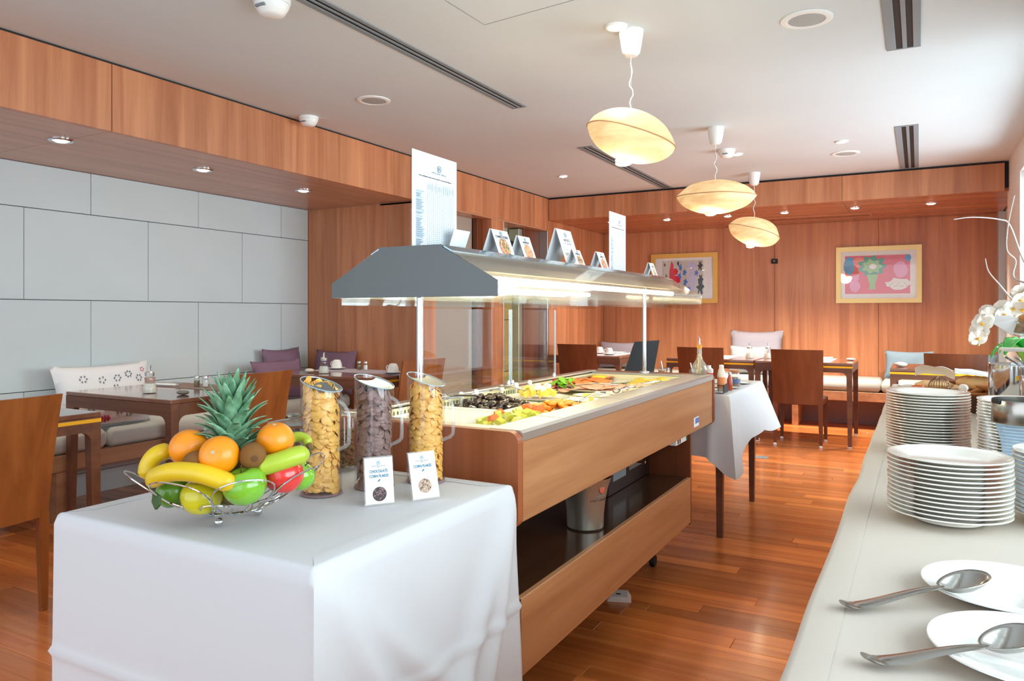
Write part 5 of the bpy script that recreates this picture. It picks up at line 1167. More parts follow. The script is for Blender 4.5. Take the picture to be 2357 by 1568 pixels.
def jug(label, c, hd, flake, fl, seed, ztop=.262, lidcol=None):
    t = thing('cereal_jug', label, 'cereal jug', c); Rr = .050; H1, H2 = .283, .250; hx, hy = cos(hd), sin(hd)
    def zt(a): return (H1+H2)/2-(H1-H2)/2*cos(a-hd)
    seg = 56; vs = []; fs = []
    for rr_, flip in ((Rr, 0), (Rr-.0022, 1)):
        for i in range(seg):
            a = 2*pi*i/seg; vs += [(rr_*cos(a), rr_*sin(a), .001), (rr_*cos(a), rr_*sin(a), zt(a))]
    for b in (0, seg*2):
        for i in range(seg):
            j = (i+1) % seg; fs.append((b+2*i, b+2*j, b+2*j+1, b+2*i+1))
    MB().add(vs, fs).build('jug_wall', M_ACRYP, t)
    MB().tube([(Rr*cos(a)*.99, Rr*sin(a)*.99, zt(a)) for a in [2*pi*i/seg for i in range(seg)]], .0014, 6, closed=True).build('jug_rim', M_GLASSE, t)
    MB().lathe([(0, .0005), (Rr, .0005), (Rr+.0005, .003), (Rr-.001, .005), (0, .005)], seg=seg).build('jug_base', clear('jug_base_acrylic', (.8, .66, .66), .2, .1, .3, (.65, .45, .45)) if 'jug_base_acrylic' not in MATS else MATS['jug_base_acrylic'], t)
    # half lid: covers the handle side, curved leading edge
    pts = []
    for i in range(25):
        a = hd-radians(118)+radians(236)*i/24; pts.append((Rr*.955*cos(a), Rr*.955*sin(a)))
    ed = []
    p0, p1 = Vector(pts[-1]), Vector(pts[0])
    for i in range(1, 8):
        f = i/8; q = p0.lerp(p1, f)+Vector((hx, hy))*(.012*sin(pi*f)); ed.append((q.x, q.y))
    poly = pts+ed
    def zl(x, y): return (H1+H2)/2-(H1-H2)/2*(x*hx+y*hy)/Rr-.001
    n = len(poly); MB().add([(x, y, zl(x, y)) for x, y in poly]+[(x, y, zl(x, y)-.0018) for x, y in poly], [tuple(range(n)), tuple(range(2*n-1, n-1, -1))]+[(i, (i+1) % n, n+(i+1) % n, n+i) for i in range(n)]).build('lid', lidcol or M_LIDG, t, smooth=0)
    # hinge clip
    MB().prism([(-.010, 0), (.010, 0), (.008, .010), (.003, .016), (-.003, .016), (-.008, .010)], Rr-.006, Rr+.002, 'X', M=Matrix.Rotation(hd, 4, 'Z') @ Matrix.Translation((0, 0, H2-.010))).build('hinge_clip', M_ACRY, t)
    # handle
    def hp_(r_, z_): return (r_*hx, r_*hy, z_)
    MB().tube([hp_(Rr-.001, H2-.022), hp_(Rr+.014, H2-.030), hp_(Rr+.026, H2-.045), hp_(Rr+.030, H2-.060), hp_(Rr+.030, H2-.105), hp_(Rr+.029, H2-.122), hp_(Rr+.022, H2-.130), hp_(Rr-.001, H2-.140)], .0048, 10).build('handle', clear('handle_acrylic', (.9, .9, .9), .3, .05, .12, (.85, .85, .85)) if 'handle_acrylic' not in MATS else MATS['handle_acrylic'], t)
    flakemesh(760, Rr-.006, .010, ztop, flake, fl, c, seed, slope=.015, dirx=(hx, hy))
M_LIDG = clear('smoky_lid', (.55, .56, .56), .12, .1, .45, (.30, .31, .31)); M_LIDY = clear('clear_lid', (.85, .85, .78), .12, .1, .35, (.72, .70, .55))
J1, J2, J3 = (-1.28, 1.378, 0.79), (-1.213, 1.497, 0.774), (-1.137, 1.615, 0.759)
hd = YAW-radians(22)
jug('clear cereal jug of corn flakes right beside the fruit basket', (J1[0], J1[1], TZ), hd, M_FLK, 'golden corn flakes filling the jug beside the fruit basket', 1)
jug('clear cereal jug of dark chocolate flakes, middle of the three', (J2[0], J2[1], TZ), hd, M_CHO, 'greyish chocolate flakes filling the middle jug', 2, .248)
jug('clear cereal jug of corn flakes in front of the buffet bar, rightmost', (J3[0], J3[1], TZ), hd, M_FLK, 'golden corn flakes filling the rightmost jug', 3, .245, M_LIDY)
# glass storage jars behind
def gjar(label, c, r, h, fill, fl):
    t = thing('glass_storage_jar', label, 'glass jar', c)
    MB().lathe([(0, .001), (r, .001), (r, h*.88), (r*.94, h*.94), (r*.96, h*.96)], seg=36).build('jar_wall', M_GLASS, t)
    MB().lathe([(r*1.02, h*.965), (r*1.06, h*.975), (r*1.02, h*.99), (r*.5, h*1.03), (r*.15, h*1.04)], seg=36).build('glass_lid', M_GLASSL, t)
    MB().lathe([(r*.14, h*1.04), (r*.2, h*1.06), (r*.28, h*1.09), (r*.28, h*1.13), (r*.2, h*1.15), (0, h*1.155)], seg=20).build('lid_knob', M_GLASSL, t)
    if fill: 
        rr = random.Random(int(r*1e4)); m = MB()
        for i in range(170):
            a = rr.uniform(0, 6.28); q = (r-.009)*rr.random()**.3; m.ell((q*cos(a), q*sin(a), .010+(h*.62)*i/170), .008*rr.uniform(.6, 1.2), .006, .004, 7, 5, M=Matrix.Rotation(rr.uniform(0, 3), 4, 'X'))
        o = m.build('granola', fill, loc=c); o['kind'] = 'stuff'; tag(o, fl, 'cereal')
M_GLASSL = clear('lid_glass', (.88, .92, .90), .22, .03, .08, (.7, .75, .72))
M_GRAN = plain('granola_brown', (150, 110, 66), .8, var=.3, vscale=80)
g1 = (-1.485, 1.492, 0.817); g2 = (-1.434, 1.61, 0.802); g3 = (-1.614, 1.319, 0.811)
gjar('round glass jar with knobbed lid behind the right orange', (g1[0], g1[1], TZ), .064, .148, M_GRAN, 'brown muesli in the jar behind the right orange')
gjar('glass jar standing behind the first cereal jug', (g2[0], g2[1], TZ), .052, .165, M_GRAN, 'brown granola in the jar behind the first cereal jug')
gjar('glass jar with clear lid hidden behind the pineapple', (g3[0], g3[1], TZ), .042, .128, None, '')
# cereal name cards
def flakecard(label, L0, R0, top_h, lines, cols, seed, lean):
    A, B = Vector((L0[0], L0[1], TZ)), Vector((R0[0], R0[1], TZ)); w = (B-A).length; C_ = (A+B)/2; x = (B-A).normalized(); nrm = Vector((x.y, -x.x, 0))
    up = (Vector((0, 0, 1))*cos(lean)-nrm*sin(lean)).normalized(); h = top_h/cos(lean)
    t = thing('cereal_card', label, 'sign', tuple(C_)); M = frame_M((0, 0, 0), x, up)
    MB().box(-w/2, w/2, 0, h, -.002, 0, 0, M=M).build('acrylic_sheet', M_ACRY, t, smooth=0)
    MB().box(-w/2+.002, w/2-.001, .003, h-.003, .0002, .001, 0, M=M).build('paper_insert', M_PAPER, t, smooth=0)
    b0 = -nrm*.0
    MB().add([tuple(v) for v in ((-w/2*x)+up*h-nrm*.002, (w/2*x)+up*h-nrm*.002, (w/2*x)-nrm*.05, (-w/2*x)-nrm*.05)]+[tuple(v) for v in ((-w/2*x)+up*h-nrm*.004, (w/2*x)+up*h-nrm*.004, (w/2*x)-nrm*.052, (-w/2*x)-nrm*.052)], [(0, 1, 2, 3), (7, 6, 5, 4), (0, 4, 5, 1), (1, 5, 6, 2), (2, 6, 7, 3), (3, 7, 4, 0)]).build('back_leg', M_ACRY, t, smooth=0)
    logo(t, M, 0, h*.865, w*.06)
    text('hotel_lettering', 'HÔTEL BEAU RIVAGE', w*.052, M_GREYI, t, M @ Matrix.Translation((0, h*.79, .0014))); text('city_lettering', 'NICE', w*.035, M_GREYI, t, M @ Matrix.Translation((0, h*.765, .0014)))
    for k, s in enumerate(lines):
        text('name_lettering', s, w*.118, M_TEAL, t, M @ Matrix.Translation((0, h*(.665-.10*k), .0014)) @ Matrix.Diagonal((.86, 1.1, 1, 1)), bold=w*.0028)
    v = h*(.60-.10*(len(lines)-1)); MB().prism([(w*.035*cos(a)*1.3, v+w*.035*sin(a)*.8+w*.03*cos(a)) for a in [2*pi*i/12 for i in range(12)]], .0012, .0018, 'Z', M=M).build('leaf_mark', M_TEAL, t, smooth=0)
    photo(t, M @ Matrix.Translation((0, 0, -.001)), 0, h*(.28 if len(lines) == 1 else .22), w*.235, cols, seed)
flakecard('white card reading chocolate corn flakes, before the middle jug', (-1.106, 1.332), (-1.066, 1.389), .108, ['CHOCOLATE', 'CORN FLAKES'], (p_br, p_br2, p_br), 21, radians(9))
flakecard('white card reading corn flakes, before the rightmost jug', (-1.039, 1.422), (-1.004, 1.484), .108, ['CORN FLAKES'], (p_be, p_be2, p_be3), 22, radians(17))

# ================================================================ SERVING TABLE beyond the bar
sv = thing('serving_side_table', 'dark-legged side table under a white cloth beyond the bar', 'table', (-1.27, 4.45, 0))
MB().box(-1.66, -.885, 3.985, 4.93, .72, .754, .003).build('tabletop', M_TABLE, sv, True, smooth=0)
for x in (-1.62, -.93):
    for y in (4.02, 4.89):
        g = MB(); g.add([(x-.022, y-.022, .72), (x+.022, y-.022, .72), (x+.022, y+.022, .72), (x-.022, y+.022, .72), (x-.015, y-.015, 0), (x+.015, y-.015, 0), (x+.015, y+.015, 0), (x-.015, y+.015, 0)], [(0, 1, 2, 3), (7, 6, 5, 4), (0, 4, 5, 1), (1, 5, 6, 2), (2, 6, 7, 3), (3, 7, 4, 0)]); g.build('leg', M_TABLE, sv, True, smooth=0)
def drop2(k, s):
    if k == 0: return .33+.10*max(0, (s-.86)/.14)
    if k == 1: return .43-.16*min(1, s/.35)+.02*sin(s*9) if s < .35 else .27+.02*sin(s*9)
    return .30
def out2(k, s, t):
    base = .004+.008*sin(s*17+k)*t
    if k == 0: return base+.03*t*max(0, (s-.8)/.2)+.010*math.exp(-((s-.88)/.03)**2)*t*2
    if k == 1: return base+.10*t*(.25+.75*s)+.018*sin(s*13+1)*t
    return base
cloth('white_tablecloth', 'short white tablecloth with pointed corner on the side table beyond the bar', -1.675, -.872, 3.975, 4.94, .762, drop2, out2, M_CLOTH, nt=24, ns=(50, 50), seed=4)
SZ = .764
def bottle(name, label, cat, loc, prof, mat, parts=(), seg=24):
    t = thing(name, label, cat, loc)
    MB().lathe(prof, seg=seg).build('bottle_body', mat, t)
    for nm, pf, mt in parts: MB().lathe(pf, seg=seg).build(nm, mt, t)
    return t
M_OIL = plain('olive_oil', (206, 180, 60), .2, coat=.4)
c_ = (-1.107, 4.35, 0.866)
t = bottle('oil_cruet', 'round glass oil cruet with curved steel spout, on the far corner of the bar', 'cruet', (-1.005, 3.885, .8748), [(0, .001), (.036, .001), (.046, .012), (.048, .03), (.040, .055), (.020, .085), (.014, .11), (.013, .15)], clear('cruet_glass', (.90, .88, .84), .25, .03, .26, (.80, .72, .62)), (('oil', [(0, .003), (.010, .003), (.010, .115), (0, .118)], M_OIL), ('cork_stopper', [(.011, .148), (.014, .150), (.0145, .172), (.009, .176), (0, .176)], plain('cork_amber', (226, 156, 50), .5)), ('spout_collar', [(.006, .176), (.006, .186), (0, .187)], M_STEEL)))
MB().tube([(0, 0, .185), (.0, 0, .20), (-.003, 0, .212), (-.008, 0, .222)], [.0045, .0045, .004, .003], 8).build('pour_spout', M_CHROME, t); t.scale = (.88, .88, .88)
c_ = (-0.906, 3.944)
cd_ = thing('condiment_caddy', 'small black wire caddy at the near edge of the side table', 'caddy', (-.96, 4.06, SZ)); m = MB()
for z in (.004, .045):
    q = [(-.05, -.05, z), (.05, -.05, z), (.05, .05, z), (-.05, .05, z)]
    m.tube([q[0], q[1], q[2], q[3], q[0]], .002, 5)
for x in (-.05, -.025, 0, .025, .05):
    for y in (-.05, .05): m.tube([(x, y, .004), (x, y, .045)], .0012, 4)
m.build('wire_frame', M_BLACK, cd_); MB().box(.0505, .0525, -.05, .05, .004, .045).build('front_plate', plain('matte_black_plate', (36, 40, 44), .5), cd_, smooth=0)
t = bottle('ketchup_bottle', 'clear bottle of red ketchup with a white cap in the caddy', 'bottle', (-.985, 4.035, SZ+.007), [(0, 0), (.022, 0), (.024, .02), (.022, .075), (.014, .095), (.013, .105)], M_GLASSL, (('ketchup', [(0, .002), (.020, .002), (.0215, .02), (.020, .065), (0, .068)], plain('ketchup_red', (168, 30, 20), .3)), ('cap', [(.0155, .10), (.0155, .120), (.011, .124), (0, .125)], M_WHITE), ('neck_band', [(.0155, .092), (.0165, .094), (.0155, .1)], plain('band_red', (210, 40, 40), .4))))
MB().ell((.012, -.019, .045), .010, .003, .016, 12, 8).build('oval_label', M_PAPER, t)
bottle('mayonnaise_bottle', 'white sauce bottle with an orange label in the caddy', 'bottle', (-.935, 4.075, SZ+.007), [(0, 0), (.021, 0), (.022, .01), (.022, .09), (.016, .115), (.011, .13)], plain('creamy_bottle', (232, 224, 208), .3), (('orange_label', [(.0224, .02), (.0226, .022), (.0226, .075), (.0224, .077)], plain('label_orange', (236, 150, 96), .5)), ('cap', [(.0125, .128), (.0125, .142), (0, .144)], M_WHITE)))
bottle('sauce_bottle', 'thin reddish hot sauce bottle right of the caddy', 'bottle', (-.925, 4.23, SZ), [(0, 0), (.014, 0), (.015, .006), (.015, .06), (.008, .078), (.007, .088)], plain('chili_sauce', (176, 66, 32), .25, coat=.5), (('cap', [(.0085, .086), (.0085, .1), (0, .101)], M_STEEL),))
t = bottle('jam_jar', 'small glass jar with a bluish label, rightmost on the side table', 'jar', (-.955, 4.50, SZ), [(0, 0), (.030, 0), (.031, .005), (.031, .06), (.027, .068), (.028, .082)], M_GLASSL, (('brown_filling', [(0, .002), (.028, .002), (.028, .05), (0, .052)], plain('spread_brown', (150, 104, 84), .5)), ('jar_lid', [(.029, .078), (.030, .08), (.030, .092), (0, .093)], plain('copper_lid', (190, 120, 84), .4)))); MB().openlathe([(.0315, .015), (.0315, .042)], seg=24).build('blue_label', plain('label_blue_grey', (90, 104, 140), .5), t)
def jar2(label, px, fillc, loc, h=.078, r=.038):
    t = bottle('spread_jar', label, 'jar', loc, [(0, 0), (r, 0), (r, h), (r*.96, h+.004)], M_GLASSL, (('filling', [(0, .002), (r*.93, .002), (r*.93, h*.82), (0, h*.84)], plain('fill_'+label.split()[0], fillc, .3)),))
    MB().tube([(-.005, 0, h*.5), (-.022, 0, h+.045)], .0035, 8).build('jar_spoon', M_STEEL, t)
c_ = (-1.422, 4.634, 0.837); jar2('orange-brown honey jar with a spoon behind the far post', 0, (206, 130, 30), (c_[0], c_[1], SZ))
c_ = (-1.244, 4.674, 0.84); jar2('dark jam jar with a spoon, left of the oil cruet', 0, (52, 28, 30), (c_[0], c_[1], SZ), .07, .028)
c_ = (-1.16, 4.72, 0.84); t = bottle('yogurt_drink', 'white plastic bottle with a red band behind the cruet', 'bottle', (c_[0], c_[1], SZ), [(0, 0), (.017, 0), (.017, .08), (.012, .09), (.012, .1), (0, .101)], M_WHITE, (('red_band', [(.0172, .05), (.0174, .052), (.0174, .066), (.0172, .068)], plain('pinkish_red', (230, 70, 84), .4)),))
for i, (x, y) in enumerate(((-.93, 4.66), (-1.0, 4.36), (-.93, 4.34))):
    t = thing('small_dish', ('small white dish at the far edge of the side table', 'small white dish behind the caddy', 'small white dish right of the caddy')[i], 'dish', (x, y, SZ)); MB().lathe([(0, .001), (.03, .001), (.045, .007), (.044, .008), (.03, .004), (0, .003)], seg=28).build('dish_body', M_CHINA2, t)
# ================================================================ RIGHT COUNTER
KZ = .78
kt = thing('long_counter_table', 'long counter table hidden under the cream cloth on the right', 'table', (.24, 2.4, 0))
MB().box(-.125, .63, -.28, 4.88, .74, .772, .003).build('tabletop', M_TABLE, kt, True, smooth=0)
for x in (-.09, .6):
    for y in (-.2, 1.5, 3.2, 4.84): MB().box(x-.025, x+.025, y-.025, y+.025, 0, .739, .002).build('leg', M_TABLE, kt, True, smooth=0)
def out3(k, s, t):
    b = .004+.018*noise.noise(Vector((s*22, k*3, 2)))*(1-.4*t)
    return (b+.012*t) if k != 1 else .001
cloth('cream_tablecloth', 'long cream-white tablecloth covering the right-hand plate counter', -.140, .645, -.30, 4.90, KZ, lambda k, s: .74 if k != 1 else .3, out3, M_CLOTH2, nt=20, ns=(30, 160), top_w=.003, seed=9, ew=.006)
KT = KZ+.0035
def plate_prof(r):
    return [(0, .0035), (r*.56, .0035), (r*.62, .0050), (r*.80, .0120), (r*.97, .0165), (r, .0180), (r*.995, .0200), (r*.97, .0200), (r*.80, .0155), (r*.64, .0085), (r*.58, .0065), (0, .0060)]
pb = MB().lathe([(r_, z_) for r_, z_ in plate_prof(.109)], seg=56)
pb.lathe([(.058, 0), (.061, 0), (.062, .0038), (.057, .0038)], seg=40)
proto = tag(pb.build('dinner_plate', M_CHINA2, smooth=50), 'x', 'plate')
first = True
def stack(cx, cy, n, pitch, desc, grp, z0=KT):
    global first
    for i in range(n):
        loc = (cx+R.uniform(-.0015, .0015), cy+R.uniform(-.0015, .0015), z0+i*pitch)
        k = n-i; sfx = 'th' if 10 < k < 20 or k % 10 not in (1, 2, 3) else {1: 'st', 2: 'nd', 3: 'rd'}[k % 10]
        lab = 'top plate of the '+desc if i == n-1 else ('bottom plate of the '+desc if i == 0 else '%d%s plate from the top in the %s' % (k, sfx, desc))
        if first: o = proto; first = False; o.location = loc; o['label'] = lab; o['group'] = grp
        else: o = dup(proto, loc, R.uniform(0, 6), lab, grp)
ax_, ay_ = .052, 1.712
stack(ax_, ay_, 14, .0084, 'front plate stack nearest the single plates', 'plates in the front stack')
stack(.022, 2.50, 21, .0080, 'tall plate stack behind the front one', 'plates in the tall left stack')
stack(.245, 2.37, 21, .0080, 'tall right plate stack behind the pitcher', 'plates in the tall right stack')
stack(.272, 1.80, 15, .0084, 'plate stack cut off by the right edge', 'plates in the stack at the edge')
stack(-.012, 3.45, 11, .0080, 'hidden stack behind the tall left stack', 'plates in the hidden stack')
def serving(label, cx, cy, r): 
    t = thing('serving_plate', label, 'plate', (cx, cy, KT)); MB().lathe([(0, .001), (r*.62, .001), (r*.8, .007), (r, .014), (r*.995, .0158), (r*.97, .0155), (r*.80, .010), (r*.63, .0045), (0, .004)], seg=64).build('plate_body', M_CHINA, t); return t
serving('single white plate holding the farther serving spoon', .112, 1.285, .110); serving('single white plate holding the nearer serving spoon, cut by the frame', .120, 1.058, .112)
def bigspoon(label, tip, neck, end, lift):
    T_, N_, E_ = Vector(tip), Vector(neck), Vector(end); t = thing('serving_spoon', label, 'spoon', tip)
    d = (E_-N_); L_ = d.length; fx = Vector((d.x, d.y, 0)).normalized(); side_ = Vector((-fx.y, fx.x, 0)); upv = Vector((0, 0, 1))
    # handle: flattened bar widening towards the tip
    n = 20; vs = []; fs = []
    for i in range(n+1):
        f = i/n; p = T_.lerp(N_+(N_-T_).normalized()*.008, f); p.z = T_.z+(N_.z-T_.z)*(f**1.6)+.010*sin(pi*f)*(f-.2)+ .006*max(0, (.12-f)/.12)
        w = .0105*(1-f)**.6+.0042 if f > .04 else .0085; th = .0026-.0010*f
        for k in range(8):
            a = 2*pi*k/8; vs.append(p+side_*w*cos(a)*.95+upv*th*sin(a)*1.2)
    for i in range(n):
        for k in range(8): fs.append((i*8+k, i*8+(k+1) % 8, (i+1)*8+(k+1) % 8, (i+1)*8+k))
    fs += [tuple(range(8))[::-1], tuple(n*8+k for k in range(8))]
    MB().add(vs, fs).build('handle', M_STEEL2, t, True)
    # bowl
    dirn = d.normalized(); nn = side_.cross(dirn)*-1 if side_.cross(dirn).z < 0 else side_.cross(dirn)
    C0 = N_+dirn*(L_/2)
    def bw(u, v):
        a = 2*pi*u; ex = cos(a); wy = sin(a)*(.0262)*(1+.16*ex); return C0+dirn*(L_/2*v*ex)+side_*(wy*v)-nn*(.0165*(1-v**2.2))
    o = MB().grid(bw, 36, 9, closeu=True).build('bowl', M_STEEL2, t, True, smooth=80); s_ = o.modifiers.new('thickness', 'SOLIDIFY'); s_.thickness = .0014; s_.offset = -1
    return t
bigspoon('large steel serving spoon lying on the farther single plate', (-0.093, 1.121, 0.786), (0.024, 1.207, 0.806), (0.084, 1.255, 0.822), 0)
bigspoon('large steel serving spoon on the nearer plate, cut by the right edge', (-0.056, 0.959, 0.786), (0.063, 1.016, 0.806), (0.123, 1.064, 0.822), 0)
# pitcher with steel collar
c_ = (0.218, 2.111, 0.983); t = thing('steel_collar_pitcher', 'bluish glass pitcher with a wide steel collar, at the right edge', 'pitcher', (c_[0]+.004, c_[1], KT))
MB().lathe([(0, .001), (.034, .001), (.040, .01), (.052, .10), (.064, .15)], seg=40).build('glass_body', clear('bluish_glass', (.72, .84, .93), .14, .05, .35, (.55, .68, .80)), t)
MB().openlathe([(.0705, .150), (.0715, .152), (.0715, .203), (.0705, .205), (.0685, .205), (.0685, .150)], seg=48).build('steel_collar', M_STEEL2, t)
MB().box(-.078, -.066, -.012, .012, .196, .208, .003, M=Matrix.Rotation(YAW, 4, 'Z')).build('pour_lip', M_BLACK, t, smooth=0)
# steel pots with tongs
c_ = (0.319, 3.271, 0.94); t = thing('steel_pot', 'tall polished steel cutlery pot behind the right plate stack', 'pot', (c_[0], c_[1], KT)); MB().lathe([(0, 0), (.092, 0), (.095, .005), (.095, .222), (.093, .224), (.091, .22), (.089, .01), (0, .008)], seg=48).build('pot_wall', M_CHROME, t); MB().box(-.062, -.05, -.079, -.077, .17, .185, M=Matrix.Rotation(YAW, 4, 'Z')).build('yellow_tag', M_YEL, t, smooth=0)
c_ = (0.321, 2.965, 0.951); t = thing('small_steel_pot', 'shorter polished steel pot in front of the tall one, cut by the edge', 'pot', (c_[0]+.03, c_[1]+.0, KT)); MB().lathe([(0, 0), (.058, 0), (.060, .004), (.060, .20), (.058, .202), (.056, .198), (.055, .01), (0, .008)], seg=40).build('pot_wall', M_CHROME, t)
t = thing('steel_tongs', 'steel tongs leaning out of the tall steel pot', 'tongs', (0.319, 3.271, 0.988))
for k, (a, b) in enumerate((((0.269, 3.198, 1.037), (0.356, 3.291, 0.978)), ((0.303, 3.239, 1.033), (0.384, 3.329, 0.967)))): MB().tube([a, tuple((Vector(a)+Vector(b))/2), b], .004, 8).build('tongs_arm', M_CHROME, t, True)
# small square white dish between the stacks
t = thing('square_dish', 'low white square dish behind the gap between the two front stacks', 'dish', (.185, 2.06, KT)); MB().box(-.05, .05, -.05, .05, 0, .02, .006).build('dish_body', M_CHINA2, t, smooth=50)
# riser with glass bowl of rolls
c_ = (0.432, 3.993, 1.06); t = thing('tiered_stand', 'white two-level stand with a steel rod behind the steel pots', 'stand', (c_[0], c_[1]-.0, KT))
MB().lathe([(0, 0), (.08, 0), (.08, .006), (0, .008)], seg=32).build('stand_foot', M_WHITE, t); MB().tube([(0, 0, .008), (0, 0, .302)], .006, 10).build('stand_rod', M_CHROME, t)
MB().box(-.11, .11, -.09, .09, .240, .252, .003).build('lower_shelf', M_WHITE, t, smooth=0); MB().lathe([(0, .302), (.05, .302), (.05, .306), (0, .306)], seg=24).build('upper_rest', M_CHROME, t)
b2 = thing('glass_bowl', 'clear glass bowl of bread rolls on the stand, at the right edge', 'bowl', (c_[0], c_[1], KT+.307)); MB().openlathe([(0, .001), (.055, .001), (.082, .012), (.094, .035), (.097, .068), (.095, .068), (.091, .036), (.08, .015), (0, .004)], seg=40).build('bowl_wall', M_GLASSL, b2)
M_BREAD = plain('bread_crust', (206, 146, 84), .6, var=.25, vscale=22, bump=.4, bscale=40); M_BREADP = plain('pale_loaf', (226, 186, 134), .7, var=.2, vscale=14, bump=.4, bscale=40); M_BREADD = plain('dark_crust', (176, 108, 46), .6, var=.3, vscale=26, bump=.5, bscale=40)
def loaf(name, label, loc, a, b, c, rz, mat, tilt=0, cat='bread', group=None, cuts=0):
    t = thing(name, label, cat, loc, rz, group); t.rotation_euler = (0, tilt, rz)
    MB().ell((0, 0, 0), a, b, c, 28, 16, fn=lambda p: Vector((p.x, p.y*(1-.12*abs(p.x/a)), p.z))*(1+.07*noise.noise(p*22+Vector((a*99, 0, 0))))).build('crust', mat, t)
    for k in range(cuts):
        x = a*(-.55+1.1*k/max(1, cuts-1)); MB().tube([(x-.3*b, -b*.45, c*.80), (x, 0, c*1.0), (x+.3*b, b*.45, c*.80)], c*.10, 6).build('score_line', M_BREADP if mat is not M_BREADP else M_BREAD, t)
    return t
for i, (dx, dy, dz) in enumerate(((-.045, -.02, .035), (.03, -.03, .036), (.0, .04, .036), (-.02, .0, .075), (.035, .01, .074))):
    loaf('bread_roll', ('roll at the left of the glass bowl', 'roll at the front right of the glass bowl', 'roll at the back of the glass bowl', 'upper roll on the left in the glass bowl', 'upper roll on the right in the glass bowl')[i], (c_[0]+dx, c_[1]+dy, KT+.307+dz), .036, .026, .022, i*1.3, M_BREAD, group='rolls in the glass bowl')
t = thing('paper_napkin', 'folded white napkin hanging over the glass bowl rim', 'napkin', (0.325, 3.867, 1.147))
q = [Vector(v) for v in ((0.288, 3.801, 1.179), (0.344, 3.9, 1.184), (0.387, 3.969, 1.171), (0.35, 3.835, 1.097), (0.276, 3.76, 1.148))]; q2 = [v+Vector((0, .004, -.002)) for v in q]
MB().add(q+q2, [(0, 1, 2, 3, 4), (9, 8, 7, 6, 5)]+[(i, (i+1) % 5, 5+(i+1) % 5, 5+i) for i in range(5)]).build('napkin_sheet', M_PAPER, t, True, smooth=0)
# bread area
bd = thing('bread_board', 'wooden board under the loaves at the far end of the counter', 'board', (.22, 4.45, KT)); MB().box(-.24, .18, -.28, .30, 0, .018, .005).build('board_slab', M_BREADP if False else plain('pale_board', (190, 150, 104), .5), bd, smooth=0)
bz = KT+.0185
loaf('flat_bread', 'pale floury flat loaf at the left end of the bread board', (.07, 4.42, bz+.022), .09, .08, .022, .3, M_BREADP, cuts=3)
loaf('country_loaf', 'big rustic loaf in the middle of the bread board', (.27, 4.44, bz+.035), .11, .08, .035, -.5, M_BREADP, cuts=4)
loaf('country_loaf', 'big rustic loaf at the right end of the bread board', (.35, 4.27, bz+.036), .075, .095, .036, .4, M_BREAD, cuts=3)
bs = thing('bread_basket', 'dark wicker basket overflowing with bread sticks, behind the plate stacks', 'basket', (.30, 3.66, KT))
m = MB()
for k in range(9): m.tube([((.125+.035*k/8)*cos(a)*1.0, (.09+.025*k/8)*sin(a), .004+k*.0075) for a in [2*pi*i/40 for i in range(40)]], .0045, 6, closed=True)
m.build('wicker_weave', plain('dark_wicker', (88, 44, 24), .7), bs); MB().lathe([(0, .001), (.12, .001), (.12, .004), (0, .005)], seg=28, sy=.72).build('basket_base', plain('wicker_base', (80, 44, 24), .7), bs)
rr = random.Random(5)
for i in range(15):
    a = rr.uniform(0, 6.28); q = .09*sqrt(rr.random()); loaf('bread_stick', 'twisted golden bread stick in the dark basket', (.30+q*cos(a), 3.66+q*.7*sin(a), KT+.068+.007*(i % 4)), .075+rr.uniform(-.01, .015), .013, .011, rr.uniform(-.6, .8), M_BREADD, rr.uniform(-.25, .25), group='bread sticks in the basket')
for i, (pa, pb_) in enumerate((((2100, 853), (2145, 862)), ((2160, 842), (2240, 868)))): pass
t = thing('bread_cloth', 'white cloth folded over the left of the bread, behind the egg basket', 'napkin', (.07, 4.62, bz)); 
MB().grid(lambda u, v: (-.09+.19*u, -.02+.10*v, .055+.055*sin(pi*min(1, .25+.6*u))-.05*v*v+.012*noise.noise(Vector((u*3, v*3, 0)))), 12, 10).build('cloth_fold', M_PAPER, t, smooth=80)
t = thing('bread_cloth', 'white cloth draped over the big loaf, right of the egg basket', 'napkin', (.26, 4.44, bz)); 
MB().grid(lambda u, v: (-.10+.26*u, -.05+.12*v-.06*u, .085-.035*u*u+.02*sin(pi*v)+.012*noise.noise(Vector((u*4, v*4, 2)))), 14, 10).build('cloth_fold', M_PAPER, t, smooth=80)
# egg basket: wire dome + orange cup + eggs
es = thing('egg_tray', 'small dark tray under the wire egg cover', 'tray', (.075, 4.12, KT)); MB().box(-.11, .16, -.05, .06, 0, .006, .002).build('tray_body', M_CHAIRD, es, smooth=0)
dm = thing('wire_egg_cover', 'domed wire cover standing on the counter before the bread', 'wire basket', (.085, 4.12, KT+.007)); m = MB(); r0 = .046
for k in range(12):
    a = pi*k/12; m.tube([(r0*cos(a)*cos(b), r0*sin(a)*cos(b), .05+.048*sin(b)) for b in [pi*j/14 for j in range(15)]], .0011, 4)
for k in range(24): a = 2*pi*k/24; m.tube([(r0*cos(a), r0*sin(a), .002), (r0*cos(a), r0*sin(a), .05)], .0011, 4)
for z_, q in ((.002, 1), (.018, 1), (.034, 1), (.05, 1), (.075, .85), (.09, .5)): m.tube([(r0*q*cos(a), r0*q*sin(a), z_) for a in [2*pi*i/28 for i in range(28)]], .0011, 4, closed=True)
m.build('wire_mesh', plain('bronze_wire', (140, 112, 84), .35, .8), dm)
